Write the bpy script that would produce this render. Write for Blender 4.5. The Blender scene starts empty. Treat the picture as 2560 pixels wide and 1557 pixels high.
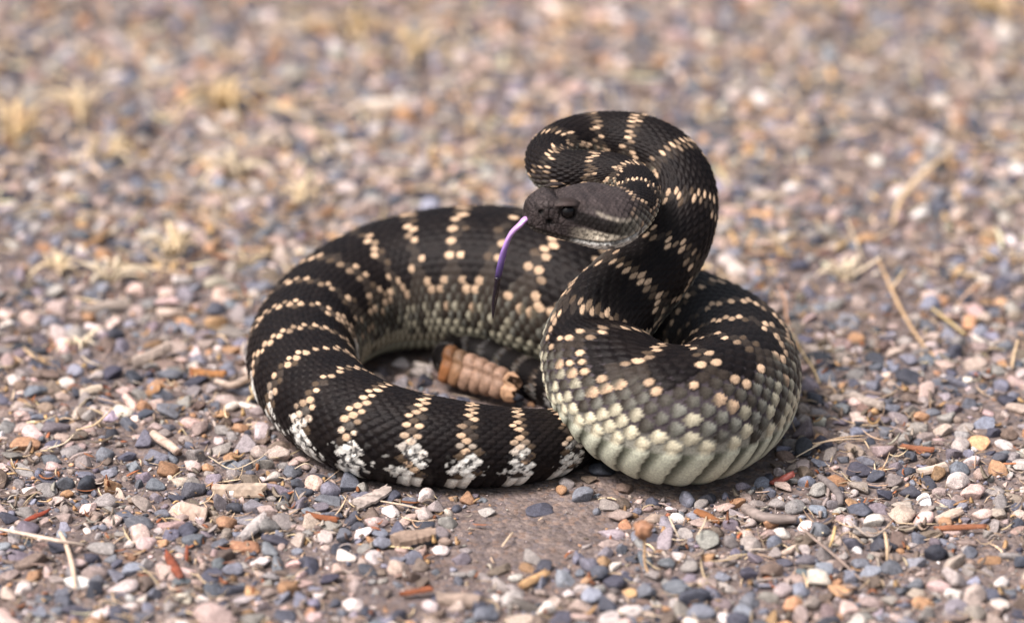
import bpy, bmesh, math, random
import numpy as np
from mathutils import Vector, Matrix, Euler

R = math.radians
rng = np.random.default_rng(11)
random.seed(7)
scn = bpy.context.scene
col = scn.collection

# ------------------------------------------------------------------ camera
W0, H0 = 2560.0, 1557.0            # size of the photograph
FPX = 14080.0                      # focal length in photograph pixels
PITCH = R(24.0)
DIST = 2.2
_ga = PITCH + math.atan((1040 - H0 / 2) / FPX)
CAM = np.array([0.0, -DIST * math.cos(_ga), DIST * math.sin(_ga)])
cam_d = bpy.data.cameras.new('camera')
cam = bpy.data.objects.new('camera', cam_d)
col.objects.link(cam)
cam.location = CAM
cam.rotation_euler = (math.pi / 2 - PITCH, 0, 0)
cam_d.sensor_width = 36.0
cam_d.lens = FPX / W0 * 36.0
cam_d.clip_start = 0.05
cam_d.clip_end = 400.0
cam_d.dof.use_dof = True
cam_d.dof.focus_distance = DIST - 0.060
cam_d.dof.aperture_fstop = cam_d.lens / 40.0
scn.camera = cam

# ------------------------------------------------------------------ light
SUN_EL, SUN_AZ = R(58), R(240)     # azimuth measured from +Y towards +X
w = bpy.data.worlds.new('World')
scn.world = w
w.use_nodes = True
nt = w.node_tree
bg = nt.nodes['Background']
sky = nt.nodes.new('ShaderNodeTexSky')
sky.sky_type = 'NISHITA'
sky.sun_disc = False
sky.sun_elevation = SUN_EL
sky.sun_rotation = SUN_AZ
sky.air_density = 1.0
sky.dust_density = 6.0
sky.ozone_density = 1.0
hs = nt.nodes.new('ShaderNodeHueSaturation')
hs.inputs['Saturation'].default_value = 0.50
nt.links.new(sky.outputs['Color'], hs.inputs['Color'])
nt.links.new(hs.outputs['Color'], bg.inputs['Color'])
bg.inputs['Strength'].default_value = 0.052
sun_d = bpy.data.lights.new('sun', 'SUN')
sun_d.energy = 1.5
sun_d.angle = R(20)
sun_d.color = (1.0, 0.875, 0.845)
sun = bpy.data.objects.new('sun', sun_d)
col.objects.link(sun)
_sd = Vector((math.sin(SUN_AZ) * math.cos(SUN_EL), math.cos(SUN_AZ) * math.cos(SUN_EL), math.sin(SUN_EL)))
sun.rotation_euler = _sd.to_track_quat('Z', 'Y').to_euler()
sun.location = (0, 0, 5)
scn.view_settings.view_transform = 'Standard'
scn.view_settings.look = 'None'
scn.view_settings.gamma = 1.0
scn.view_settings.exposure = 1.76


# ------------------------------------------------------------------ helpers
_cp, _sp = math.cos(PITCH), math.sin(PITCH)


def ray(px, py):
    x = (px - W0 / 2) / FPX
    y = -(py - H0 / 2) / FPX
    # camera axes: right (1,0,0), up (0,sp,cp), forward (0,cp,-sp)
    return np.array([x, y * _sp + _cp, y * _cp - _sp])


def at_y(px, py, Y):
    d = ray(px, py)
    return CAM + d * ((Y - CAM[1]) / d[1])


def at_z(px, py, Z):
    d = ray(px, py)
    return CAM + d * ((Z - CAM[2]) / d[2])


def tag(o, label=None, cat=None, group=None, kind=None):
    if label: o['label'] = label
    if cat: o['category'] = cat
    if group: o['group'] = group
    if kind: o['kind'] = kind
    return o


def link(name, me, mat=None, parent=None):
    o = bpy.data.objects.new(name, me)
    col.objects.link(o)
    if mat and me and not me.materials: me.materials.append(mat)
    if parent: o.parent = parent
    return o


def np_mesh(name, V, F, colors=None, smooth=True, extra=None):
    """V (n,3); F list of arrays (m,k) with the same k or one array."""
    me = bpy.data.meshes.new(name)
    Fs = F if isinstance(F, list) else [F]
    nl = sum(f.size for f in Fs)
    npoly = sum(len(f) for f in Fs)
    me.vertices.add(len(V))
    me.vertices.foreach_set('co', np.asarray(V, np.float32).ravel())
    me.loops.add(nl)
    me.loops.foreach_set('vertex_index', np.concatenate([f.ravel() for f in Fs]).astype(np.int32))
    me.polygons.add(npoly)
    tot = np.concatenate([np.full(len(f), f.shape[1]) for f in Fs]).astype(np.int32)
    st = np.concatenate([[0], np.cumsum(tot)[:-1]]).astype(np.int32)
    me.polygons.foreach_set('loop_start', st)
    me.polygons.foreach_set('loop_total', tot)
    me.polygons.foreach_set('use_smooth', np.full(npoly, smooth))
    me.update(calc_edges=True)
    if colors is not None:
        a = me.color_attributes.new('Col', 'FLOAT_COLOR', 'POINT')
        c = np.ones((len(V), 4), np.float32)
        c[:, :3] = colors
        a.data.foreach_set('color', c.ravel())
    if extra:
        for k, v in extra.items():
            a = me.attributes.new(k, 'FLOAT', 'POINT')
            a.data.foreach_set('value', np.asarray(v, np.float32))
    return me


def hash2(i, j, k=0):
    x = np.sin(np.asarray(i, float) * 127.1 + np.asarray(j, float) * 311.7 + k * 74.7) * 43758.5453
    return x - np.floor(x)


def vnoise(x, y, seed=0):
    xi, yi = np.floor(x), np.floor(y)
    fx, fy = x - xi, y - yi
    fx = fx * fx * (3 - 2 * fx); fy = fy * fy * (3 - 2 * fy)
    a = hash2(xi, yi, seed); b = hash2(xi + 1, yi, seed)
    c = hash2(xi, yi + 1, seed); d = hash2(xi + 1, yi + 1, seed)
    return (a * (1 - fx) + b * fx) * (1 - fy) + (c * (1 - fx) + d * fx) * fy


def fbm(x, y, seed=0, n=4):
    s = 0; a = 0.5; t = 0
    for k in range(n):
        s = s + a * vnoise(x, y, seed + k); t += a
        x = x * 2.03; y = y * 2.03; a *= 0.5
    return s / t


def sstep(a, b, x):
    t = np.clip((np.asarray(x, float) - a) / (b - a), 0, 1)
    return t * t * (3 - 2 * t)


def mixc(a, b, t):
    t = np.asarray(t)[..., None]
    return np.asarray(a) * (1 - t) + np.asarray(b) * t


# ------------------------------------------------------------------ materials
def new_mat(name):
    m = bpy.data.materials.new(name)
    m.use_nodes = True
    n = m.node_tree
    return m, n, n.nodes['Principled BSDF'], n.links


def nd(n, t, **kw):
    o = n.nodes.new(t)
    for k, v in kw.items():
        if k in o.inputs: o.inputs[k].default_value = v
        else: setattr(o, k, v)
    return o


def stone_mat(name, attr=True, color=(0.3, 0.3, 0.3), speck=0.5, rough=0.72, bscale=900.0):
    m, n, b, L = new_mat(name)
    tc = nd(n, 'ShaderNodeNewGeometry')
    n1 = nd(n, 'ShaderNodeTexNoise', Scale=650.0, Detail=5.0, Roughness=0.62)
    L.new(tc.outputs['Position'], n1.inputs['Vector'])
    r1 = nd(n, 'ShaderNodeValToRGB')
    r1.color_ramp.elements[0].position = 0.30; r1.color_ramp.elements[0].color = (0.62, 0.60, 0.60, 1)
    r1.color_ramp.elements[1].position = 0.68; r1.color_ramp.elements[1].color = (1.22, 1.2, 1.18, 1)
    L.new(n1.outputs['Fac'], r1.inputs['Fac'])
    n2 = nd(n, 'ShaderNodeTexNoise', Scale=2600.0, Detail=2.0, Roughness=0.6)
    L.new(tc.outputs['Position'], n2.inputs['Vector'])
    r2 = nd(n, 'ShaderNodeValToRGB')
    r2.color_ramp.elements[0].position = 0.35; r2.color_ramp.elements[0].color = (0.7, 0.7, 0.7, 1)
    r2.color_ramp.elements[1].position = 0.62; r2.color_ramp.elements[1].color = (1.12, 1.12, 1.12, 1)
    L.new(n2.outputs['Fac'], r2.inputs['Fac'])
    mx = nd(n, 'ShaderNodeMix', data_type='RGBA', blend_type='MULTIPLY')
    mx.inputs[0].default_value = 1.0
    L.new(r1.outputs['Color'], mx.inputs[6]); L.new(r2.outputs['Color'], mx.inputs[7])
    mx2 = nd(n, 'ShaderNodeMix', data_type='RGBA', blend_type='MULTIPLY')
    mx2.inputs[0].default_value = 1.0
    L.new(mx.outputs[2], mx2.inputs[6])
    if attr:
        a = nd(n, 'ShaderNodeAttribute', attribute_name='Col')
        L.new(a.outputs['Color'], mx2.inputs[7])
    else:
        oi = nd(n, 'ShaderNodeObjectInfo')
        L.new(oi.outputs['Color'], mx2.inputs[7])
    L.new(mx2.outputs[2], b.inputs['Base Color'])
    b.inputs['Roughness'].default_value = rough
    b.inputs['Specular IOR Level'].default_value = 0.35
    bp = nd(n, 'ShaderNodeBump', Strength=0.55, Distance=0.0006)
    L.new(n1.outputs['Fac'], bp.inputs['Height'])
    L.new(bp.outputs['Normal'], b.inputs['Normal'])
    return m


M_gravel = stone_mat('gravel_stone', True)
M_pebble = stone_mat('pebble_stone', False)


def ground_mat():
    m, n, b, L = new_mat('dry_soil')
    g = nd(n, 'ShaderNodeNewGeometry')
    big = nd(n, 'ShaderNodeTexNoise', Scale=9.0, Detail=4.0, Roughness=0.6)
    mid = nd(n, 'ShaderNodeTexNoise', Scale=140.0, Detail=6.0, Roughness=0.65)
    fine = nd(n, 'ShaderNodeTexNoise', Scale=1300.0, Detail=4.0, Roughness=0.7)
    vor = nd(n, 'ShaderNodeTexVoronoi', Scale=520.0, feature='F1')
    vor2 = nd(n, 'ShaderNodeTexVoronoi', Scale=150.0, feature='F1')
    for t in (big, mid, fine, vor, vor2): L.new(g.outputs['Position'], t.inputs['Vector'])
    r = nd(n, 'ShaderNodeValToRGB')
    e = r.color_ramp.elements
    e[0].position = 0.3; e[0].color = (0.108, 0.090, 0.086, 1)
    e[1].position = 0.7; e[1].color = (0.255, 0.220, 0.210, 1)
    L.new(mid.outputs['Fac'], r.inputs['Fac'])
    # grains of sand in mixed colours
    gr = nd(n, 'ShaderNodeValToRGB')
    gr.color_ramp.interpolation = 'CONSTANT'
    cols = [(0.0, (0.55, 0.5, 0.5)), (0.25, (1.0, 0.92, 0.85)), (0.45, (0.72, 0.74, 0.85)), (0.62, (1.5, 1.35, 1.2)), (0.75, (0.85, 0.75, 0.66)), (0.88, (1.35, 1.0, 0.72))]
    el = gr.color_ramp.elements
    el[0].position = 0.0; el[0].color = cols[0][1] + (1,)
    el[1].position = cols[1][0]; el[1].color = cols[1][1] + (1,)
    for p_, c_ in cols[2:]:
        q = el.new(p_); q.color = c_ + (1,)
    sepc = nd(n, 'ShaderNodeSeparateColor')
    L.new(vor.outputs['Color'], sepc.inputs['Color'])
    L.new(sepc.outputs['Red'], gr.inputs['Fac'])
    mx = nd(n, 'ShaderNodeMix', data_type='RGBA', blend_type='MULTIPLY'); mx.inputs[0].default_value = 0.45
    L.new(r.outputs['Color'], mx.inputs[6]); L.new(gr.outputs['Color'], mx.inputs[7])
    # beyond the modelled gravel the pebbles become a pattern of the material
    gr2 = nd(n, 'ShaderNodeValToRGB'); gr2.color_ramp.interpolation = 'CONSTANT'
    el = gr2.color_ramp.elements
    pc = [(0, (0.10, 0.105, 0.13)), (0.2, (0.33, 0.26, 0.21)), (0.38, (0.2, 0.18, 0.17)), (0.52, (0.42, 0.34, 0.29)), (0.68, (0.16, 0.15, 0.17)), (0.8, (0.5, 0.45, 0.42)), (0.9, (0.35, 0.2, 0.11))]
    el[0].color = pc[0][1] + (1,); el[1].position = pc[1][0]; el[1].color = pc[1][1] + (1,)
    for p_, c_ in pc[2:]:
        q = el.new(p_); q.color = c_ + (1,)
    sep2 = nd(n, 'ShaderNodeSeparateColor')
    L.new(vor2.outputs['Color'], sep2.inputs['Color'])
    L.new(sep2.outputs['Green'], gr2.inputs['Fac'])
    far = nd(n, 'ShaderNodeVectorMath', operation='LENGTH')
    L.new(g.outputs['Position'], far.inputs[0])
    mr = nd(n, 'ShaderNodeMapRange'); mr.inputs['From Min'].default_value = 0.8; mr.inputs['From Max'].default_value = 1.1
    L.new(far.outputs['Value'], mr.inputs['Value'])
    mx3 = nd(n, 'ShaderNodeMix', data_type='RGBA')
    L.new(mr.outputs['Result'], mx3.inputs[0])
    L.new(mx.outputs[2], mx3.inputs[6]); L.new(gr2.outputs['Color'], mx3.inputs[7])
    rb = nd(n, 'ShaderNodeValToRGB')
    rb.color_ramp.elements[0].position = 0.3; rb.color_ramp.elements[0].color = (0.85, 0.83, 0.84, 1)
    rb.color_ramp.elements[1].position = 0.7; rb.color_ramp.elements[1].color = (1.12, 1.1, 1.06, 1)
    L.new(big.outputs['Fac'], rb.inputs['Fac'])
    mx4 = nd(n, 'ShaderNodeMix', data_type='RGBA', blend_type='MULTIPLY'); mx4.inputs[0].default_value = 1.0
    L.new(mx3.outputs[2], mx4.inputs[6]); L.new(rb.outputs['Color'], mx4.inputs[7])
    L.new(mx4.outputs[2], b.inputs['Base Color'])
    b.inputs['Roughness'].default_value = 0.92
    b.inputs['Specular IOR Level'].default_value = 0.15
    add = nd(n, 'ShaderNodeMath', operation='ADD')
    L.new(mid.outputs['Fac'], add.inputs[0])
    mu = nd(n, 'ShaderNodeMath', operation='MULTIPLY'); mu.inputs[1].default_value = 0.5
    L.new(fine.outputs['Fac'], mu.inputs[0]); L.new(mu.outputs[0], add.inputs[1])
    sb = nd(n, 'ShaderNodeMath', operation='SUBTRACT')
    L.new(add.outputs[0], sb.inputs[0])
    mv = nd(n, 'ShaderNodeMath', operation='MULTIPLY'); mv.inputs[1].default_value = 0.6
    L.new(vor.outputs['Distance'], mv.inputs[0]); L.new(mv.outputs[0], sb.inputs[1])
    bp = nd(n, 'ShaderNodeBump', Strength=0.8, Distance=0.0016)
    L.new(sb.outputs[0], bp.inputs['Height'])
    L.new(bp.outputs['Normal'], b.inputs['Normal'])
    return m


M_ground = ground_mat()


def snake_mat():
    m, n, b, L = new_mat('snake_skin')
    a = nd(n, 'ShaderNodeAttribute', attribute_name='Col')
    hd = nd(n, 'ShaderNodeAttribute', attribute_name='head')
    tc = nd(n, 'ShaderNodeTexCoord')
    n1 = nd(n, 'ShaderNodeTexNoise', Scale=1100.0, Detail=4.0, Roughness=0.6)
    L.new(tc.outputs['Object'], n1.inputs['Vector'])
    r1 = nd(n, 'ShaderNodeValToRGB')
    r1.color_ramp.elements[0].position = 0.3; r1.color_ramp.elements[0].color = (0.72, 0.72, 0.72, 1)
    r1.color_ramp.elements[1].position = 0.7; r1.color_ramp.elements[1].color = (1.2, 1.2, 1.2, 1)
    L.new(n1.outputs['Fac'], r1.inputs['Fac'])
    mx = nd(n, 'ShaderNodeMix', data_type='RGBA', blend_type='MULTIPLY'); mx.inputs[0].default_value = 1.0
    L.new(a.outputs['Color'], mx.inputs[6]); L.new(r1.outputs['Color'], mx.inputs[7])
    vo0 = nd(n, 'ShaderNodeTexVoronoi', Scale=430.0, feature='DISTANCE_TO_EDGE')
    L.new(tc.outputs['Object'], vo0.inputs['Vector'])
    mrg = nd(n, 'ShaderNodeMapRange'); mrg.inputs['From Max'].default_value = 0.10; mrg.inputs['To Min'].default_value = 0.6; mrg.inputs['To Max'].default_value = 1.12
    L.new(vo0.outputs['Distance'], mrg.inputs['Value'])
    mg = nd(n, 'ShaderNodeMix', data_type='RGBA', blend_type='MULTIPLY')
    L.new(hd.outputs['Fac'], mg.inputs[0]); L.new(mx.outputs[2], mg.inputs[6]); L.new(mrg.outputs['Result'], mg.inputs[7])
    L.new(mg.outputs[2], b.inputs['Base Color'])
    b.inputs['Roughness'].default_value = 0.5
    b.inputs['Specular IOR Level'].default_value = 0.10
    # fine granules on the head, faint grain elsewhere
    vo = nd(n, 'ShaderNodeTexVoronoi', Scale=430.0, feature='DISTANCE_TO_EDGE')
    L.new(tc.outputs['Object'], vo.inputs['Vector'])
    cl = nd(n, 'ShaderNodeMath', operation='MINIMUM'); cl.inputs[1].default_value = 0.16
    L.new(vo.outputs['Distance'], cl.inputs[0])
    mu = nd(n, 'ShaderNodeMath', operation='MULTIPLY')
    L.new(cl.outputs[0], mu.inputs[0]); L.new(hd.outputs['Fac'], mu.inputs[1])
    mu2 = nd(n, 'ShaderNodeMath', operation='MULTIPLY'); mu2.inputs[1].default_value = 4.0
    L.new(mu.outputs[0], mu2.inputs[0])
    mu3 = nd(n, 'ShaderNodeMath', operation='MULTIPLY_ADD'); mu3.inputs[1].default_value = 0.25
    L.new(n1.outputs['Fac'], mu3.inputs[0]); L.new(mu2.outputs[0], mu3.inputs[2])
    bp = nd(n, 'ShaderNodeBump', Strength=0.9, Distance=0.0007)
    L.new(mu3.outputs[0], bp.inputs['Height'])
    L.new(bp.outputs['Normal'], b.inputs['Normal'])
    return m


M_snake = snake_mat()


def simple_mat(name, color, rough=0.6, noise=(300, 0.75, 1.2), bump=0.0003, spec=0.3, attr=False, stretch=None):
    m, n, b, L = new_mat(name)
    tc = nd(n, 'ShaderNodeTexCoord')
    n1 = nd(n, 'ShaderNodeTexNoise', Scale=float(noise[0]), Detail=4.0, Roughness=0.6)
    if stretch:
        mp = nd(n, 'ShaderNodeMapping'); mp.inputs['Scale'].default_value = stretch
        L.new(tc.outputs['Object'], mp.inputs['Vector']); L.new(mp.outputs['Vector'], n1.inputs['Vector'])
    else:
        L.new(tc.outputs['Object'], n1.inputs['Vector'])
    r1 = nd(n, 'ShaderNodeValToRGB')
    r1.color_ramp.elements[0].position = 0.3; r1.color_ramp.elements[0].color = (noise[1],) * 3 + (1,)
    r1.color_ramp.elements[1].position = 0.7; r1.color_ramp.elements[1].color = (noise[2],) * 3 + (1,)
    L.new(n1.outputs['Fac'], r1.inputs['Fac'])
    mx = nd(n, 'ShaderNodeMix', data_type='RGBA', blend_type='MULTIPLY'); mx.inputs[0].default_value = 1.0
    L.new(r1.outputs['Color'], mx.inputs[6])
    if attr == 'obj':
        oi = nd(n, 'ShaderNodeObjectInfo'); L.new(oi.outputs['Color'], mx.inputs[7])
    elif attr:
        a = nd(n, 'ShaderNodeAttribute', attribute_name='Col'); L.new(a.outputs['Color'], mx.inputs[7])
    else:
        mx.inputs[7].default_value = tuple(color) + (1,)
    L.new(mx.outputs[2], b.inputs['Base Color'])
    b.inputs['Roughness'].default_value = rough
    b.inputs['Specular IOR Level'].default_value = spec
    bp = nd(n, 'ShaderNodeBump', Strength=0.6, Distance=bump)
    L.new(n1.outputs['Fac'], bp.inputs['Height']); L.new(bp.outputs['Normal'], b.inputs['Normal'])
    return m


M_tongue = simple_mat('tongue_skin', (0, 0, 0), 0.14, (500, 0.92, 1.05), 0.00003, 0.55, True)
M_rattle = simple_mat('rattle_keratin', (0, 0, 0), 0.58, (520, 0.62, 1.18), 0.00025, 0.25, True)
M_eye = simple_mat('eye_gloss', (0.004, 0.0035, 0.004), 0.04, (600, 0.8, 1.2), 0.0, 0.28)
M_wood = simple_mat('dead_wood', (0, 0, 0), 0.8, (500, 0.55, 1.3), 0.0005, 0.2, 'obj', (0.25, 1, 1))
M_straw = simple_mat('dry_straw', (0, 0, 0), 0.55, (400, 0.75, 1.2), 0.0002, 0.35, 'obj')
M_litter = simple_mat('dry_litter', (0, 0, 0), 0.65, (600, 0.7, 1.2), 0.0003, 0.3, True)
M_leaf = simple_mat('dry_leaf', (0, 0, 0), 0.5, (350, 0.6, 1.3), 0.0004, 0.35, 'obj')

# ------------------------------------------------------------------ ground


def ground_h(x, y):
    x = np.asarray(x, float); y = np.asarray(y, float)
    near = 1.0 / (1.0 + (x * x + y * y) / 4.0)
    h = (fbm(x * 14 + 3.1, y * 14 + 7.7, 3, 3) - 0.5) * 0.006 + (fbm(x * 60, y * 60, 9, 2) - 0.5) * 0.0022
    # flatten under the coils
    flat = np.exp(-((x / 0.15) ** 2 + (y / 0.11) ** 2) ** 2)
    h = h * (1 - 0.75 * flat)
    return h * near + 0.25 * (1 - near) * (fbm(x * 0.2, y * 0.2, 5, 3) - 0.5)


def axis_coords(fine, step, far):
    a = [0.0]
    while a[-1] < fine: a.append(a[-1] + step)
    s = step
    while a[-1] < far:
        s *= 1.18; a.append(a[-1] + s)
    a = np.array(a)
    return np.concatenate([-a[:0:-1], a])


gx = axis_coords(0.4, 0.005, 80.0)
gy = axis_coords(0.55, 0.005, 80.0)
GX, GY = np.meshgrid(gx, gy)
gv = np.stack([GX, GY, ground_h(GX, GY)], -1).reshape(-1, 3)
nx, ny = len(gx), len(gy)
I = (np.arange(ny - 1)[:, None] * nx + np.arange(nx - 1)[None, :]).ravel()
gf = np.stack([I, I + 1, I + nx + 1, I + nx], -1)
ground = link('ground', np_mesh('ground', gv, gf), M_ground)
tag(ground, 'dry grey-brown packed soil under the gravel', 'ground', kind='structure')

# ------------------------------------------------------------------ the snake: centre line
PX = 1 / 6400.0
# px, py, radius px, mode, value, dorsal direction   (tail -> head)
CP = [
    (1126, 914, 34, 'Z', .0105, (-0.3, 0.3, 0.9)),
    (1110, 893, 36, 'Z', .0115, (-0.3, 0.3, 0.9)),
    (1136, 876, 37, 'Z', .0115, (0.0, 0.2, 1.0)),
    (1200, 884, 39, 'Z', .0100, (0.0, 0.1, 1.0)),
    (1280, 918, 42, 'Z', .0085, (0.0, 0.0, 1.0)),
    (1350, 953, 47, 'Z', .0080, (0.0, -0.1, 1.0)),
    (1420, 985, 54, 'Z', .0085, (0.0, -0.1, 1.0)),
    (1462, 1030, 64, 'Z', .0098, (0.1, 0.0, 1.0)),
    (1438, 1085, 75, 'Z', .0115, (0.1, 0.1, 1.0)),
    (1366, 1110, 84, 'Z', .0130, (0.0, 0.15, 1.0)),
    (1240, 1117, 97, 'Z', .0148, (0.0, 0.15, 1.0)),
    (1100, 1107, 108, 'Z', .0166, (0.0, 0.15, 1.0)),
    (960, 1083, 117, 'Z', .0180, (0.0, 0.10, 1.0)),
    (850, 1035, 124, 'Z', .0190, (-0.05, 0.05, 1.0)),
    (775, 960, 131, 'Z', .0202, (-0.1, 0.0, 1.0)),
    (756, 885, 137, 'Z', .0211, (-0.12, 0.0, 1.0)),
    (803, 806, 145, 'Z', .0223, (-0.1, 0.0, 1.0)),
    (905, 738, 158, 'Z', .0243, (-0.05, 0.0, 1.0)),
    (1025, 706, 172, 'Z', .0264, (0.0, 0.0, 1.0)),
    (1150, 697, 183, 'Z', .0281, (0.0, 0.0, 1.0)),
    (1280, 706, 188, 'Z', .0288, (0.0, 0.0, 1.0)),
    (1400, 735, 184, 'Z', .0283, (0.0, 0.0, 1.0)),
    (1520, 775, 173, 'Z', .0268, (0.0, -0.1, 1.0)),
    (1640, 808, 161, 'Z', .0250, (0.0, -0.2, 1.0)),
    (1748, 838, 151, 'Z', .0235, (-0.1, -0.25, 1.0)),
    (1822, 882, 151, 'Z', .0235, (-0.3, -0.2, 1.0)),
    (1842, 945, 157, 'Z', .0243, (-0.4, 0.1, 0.95)),
    (1800, 1010, 165, 'Z', .0256, (-0.25, 0.4, 0.9)),
    (1700, 1040, 171, 'Z', .0266, (0.0, 0.48, 0.9)),
    (1592, 1012, 165, 'Y', -.053, (0.2, 0.40, 0.9)),
    (1517, 947, 149, 'Y', -.042, (0.35, 0.1, 0.9)),
    (1487, 870, 131, 'Y', -.026, (0.2, -0.45, 0.8)),
    (1515, 795, 118, 'Y', -.018, (-0.1, -0.8, 0.55)),
    (1570, 730, 109, 'Y', -.010, (-0.25, -0.9, 0.35)),
    (1640, 655, 101, 'Y', .0000, (-0.2, -0.95, 0.25)),
    (1690, 570, 94, 'Y', .0100, (0.15, -0.95, 0.2)),
    (1704, 485, 87, 'Y', .0200, (0.5, -0.8, 0.3)),
    (1672, 408, 80, 'Y', .0300, (0.5, -0.6, 0.6)),
    (1590, 359, 73, 'Y', .0380, (0.2, -0.45, 0.9)),
    (1500, 350, 67, 'Y', .0400, (-0.05, -0.35, 0.95)),
    (1420, 362, 63, 'Y', .0340, (-0.35, -0.3, 0.85)),
    (1372, 402, 60, 'Y', .0200, (-0.5, -0.4, 0.75)),
    (1402, 434, 57, 'Y', .0090, (-0.2, -0.5, 0.85)),
    (1476, 434, 54, 'Y', .0070, (0.0, -0.4, 0.92)),
    (1546, 441, 52, 'Y', .0030, (0.1, -0.3, 0.95)),
    (1592, 472, 52, 'Y', -.0080, (0.2, -0.1, 0.97)),
    (1590, 513, 53, 'Y', -.0220, (0.1, -0.05, 1.0)),
    (1548, 534, 55, 'Y', -.0320, (0.0, -0.05, 1.0)),
    (1470, 533, 55, 'Y', -.0366, (0.0, -0.05, 1.0)),
    (1390, 530, 55, 'Y', -.0410, (0.0, -0.05, 1.0)),
    (1314, 527, 55, 'Y', -.0450, (0.0, -0.05, 1.0)),
]
cp = []
for (px, py, r, mode, v, d) in CP:
    p = at_y(px, py, v) if mode == 'Y' else at_z(px, py, v)
    d = np.array(d, float); d /= np.linalg.norm(d)
    cp.append(np.concatenate([p, [r * PX], d]))
cp = np.array(cp)


def catmull(P, n=60):
    t = np.concatenate([[0], np.cumsum(np.sqrt(np.linalg.norm(np.diff(P[:, :3], axis=0), axis=1)))])
    Pe = np.vstack([2 * P[0] - P[1], P, 2 * P[-1] - P[-2]])
    te = np.concatenate([[t[0] - (t[1] - t[0])], t, [t[-1] + (t[-1] - t[-2])]])
    out = []
    for i in range(1, len(Pe) - 2):
        t0, t1, t2, t3 = te[i - 1:i + 3]
        u = np.linspace(t1, t2, n, endpoint=False)[:, None]
        A1 = (t1 - u) / (t1 - t0) * Pe[i - 1] + (u - t0) / (t1 - t0) * Pe[i]
        A2 = (t2 - u) / (t2 - t1) * Pe[i] + (u - t1) / (t2 - t1) * Pe[i + 1]
        A3 = (t3 - u) / (t3 - t2) * Pe[i + 1] + (u - t2) / (t3 - t2) * Pe[i + 2]
        B1 = (t2 - u) / (t2 - t0) * A1 + (u - t0) / (t2 - t0) * A2
        B2 = (t3 - u) / (t3 - t1) * A2 + (u - t1) / (t3 - t1) * A3
        out.append((t2 - u) / (t2 - t1) * B1 + (u - t1) / (t2 - t1) * B2)
    out.append(P[-1:])
    return np.vstack(out)


dense = catmull(cp)
sl = np.concatenate([[0], np.cumsum(np.linalg.norm(np.diff(dense[:, :3], axis=0), axis=1))])
STOT = sl[-1]
# uniform resample at 0.25 mm and smooth
su = np.arange(0, STOT, 0.00025)
du = np.stack([np.interp(su, sl, dense[:, k]) for k in range(7)], 1)


def gsm(A, sig):
    k = int(3 * sig); x = np.arange(-k, k + 1); g = np.exp(-0.5 * (x / sig) ** 2); g /= g.sum()
    Ap = np.vstack([2 * A[0] - A[k:0:-1], A, 2 * A[-1] - A[-2:-k - 2:-1]])
    return np.stack([np.convolve(Ap[:, i], g, 'valid') for i in range(A.shape[1])], 1)


du = np.hstack([gsm(du[:, :3], 14), gsm(du[:, 3:4], 22), gsm(du[:, 4:], 34)])
sl = np.concatenate([[0], np.cumsum(np.linalg.norm(np.diff(du[:, :3], axis=0), axis=1))])
STOT = sl[-1]
print('snake length', STOT)
HEAD_L = 0.044           # modelled head + throat zone


def center(s):
    return np.stack([np.interp(s, sl, du[:, k]) for k in range(7)], -1)


# ring positions: about twelve rings per scale, finer on the head
def pitch(s):
    """scale pitch along the body"""
    f = s / STOT
    p = np.interp(f, [0, .08, .2, .35, .5, .65, .78, .88, .93, .96, 1.0],
                  [.0022, .0032, .0040, .0047, .0052, .0052, .0047, .0041, .0034, .0022, .0016])
    return p


ss = [0.0]
while ss[-1] < STOT - 0.0001:
    p = float(pitch(ss[-1]))
    xh = STOT - ss[-1]
    step = p / 9.0
    if xh < 0.05: step = min(step, 0.00022)
    if xh < 0.004: step = 0.00012
    if xh < 0.001: step = 0.00006
    ss.append(ss[-1] + step)
ss = np.array(ss)
C = center(ss)
c0, rad, Dd = C[:, :3], C[:, 3], C[:, 4:]
T = np.gradient(c0, ss, axis=0)
T = gsm(T, 8)
T /= np.linalg.norm(T, axis=1, keepdims=True)
Dd = Dd - (Dd * T).sum(1, keepdims=True) * T
Dd /= np.linalg.norm(Dd, axis=1, keepdims=True)
Lf = np.cross(Dd, T)
U = np.concatenate([[0], np.cumsum(0.5 * (1 / pitch(ss[1:]) + 1 / pitch(ss[:-1])) * np.diff(ss))])
xh = STOT - ss                       # distance behind the tip of the snout

NROW = 37
HALF = (NROW) / 2.0
THV = R(124)


def row_theta(v):                    # row coordinate -> angle from the dorsal midline
    x = np.abs(v) / HALF
    return np.sign(v) * THV * (0.86 * x + 0.14 * x ** 3)


vs = np.linspace(-HALF, HALF, NROW * 5 + 1)
th_d = row_theta(vs)
nb = 30
th_v = np.linspace(THV, 2 * math.pi - THV, nb + 2)[1:-1]
th = np.concatenate([th_d, th_v])
vrow = np.concatenate([vs, np.full(nb, 99.0)])
nT = len(th); nS = len(ss)
thw = np.where(th > math.pi, th - 2 * math.pi, th)         # -pi..pi
ath = np.abs(thw)

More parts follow.
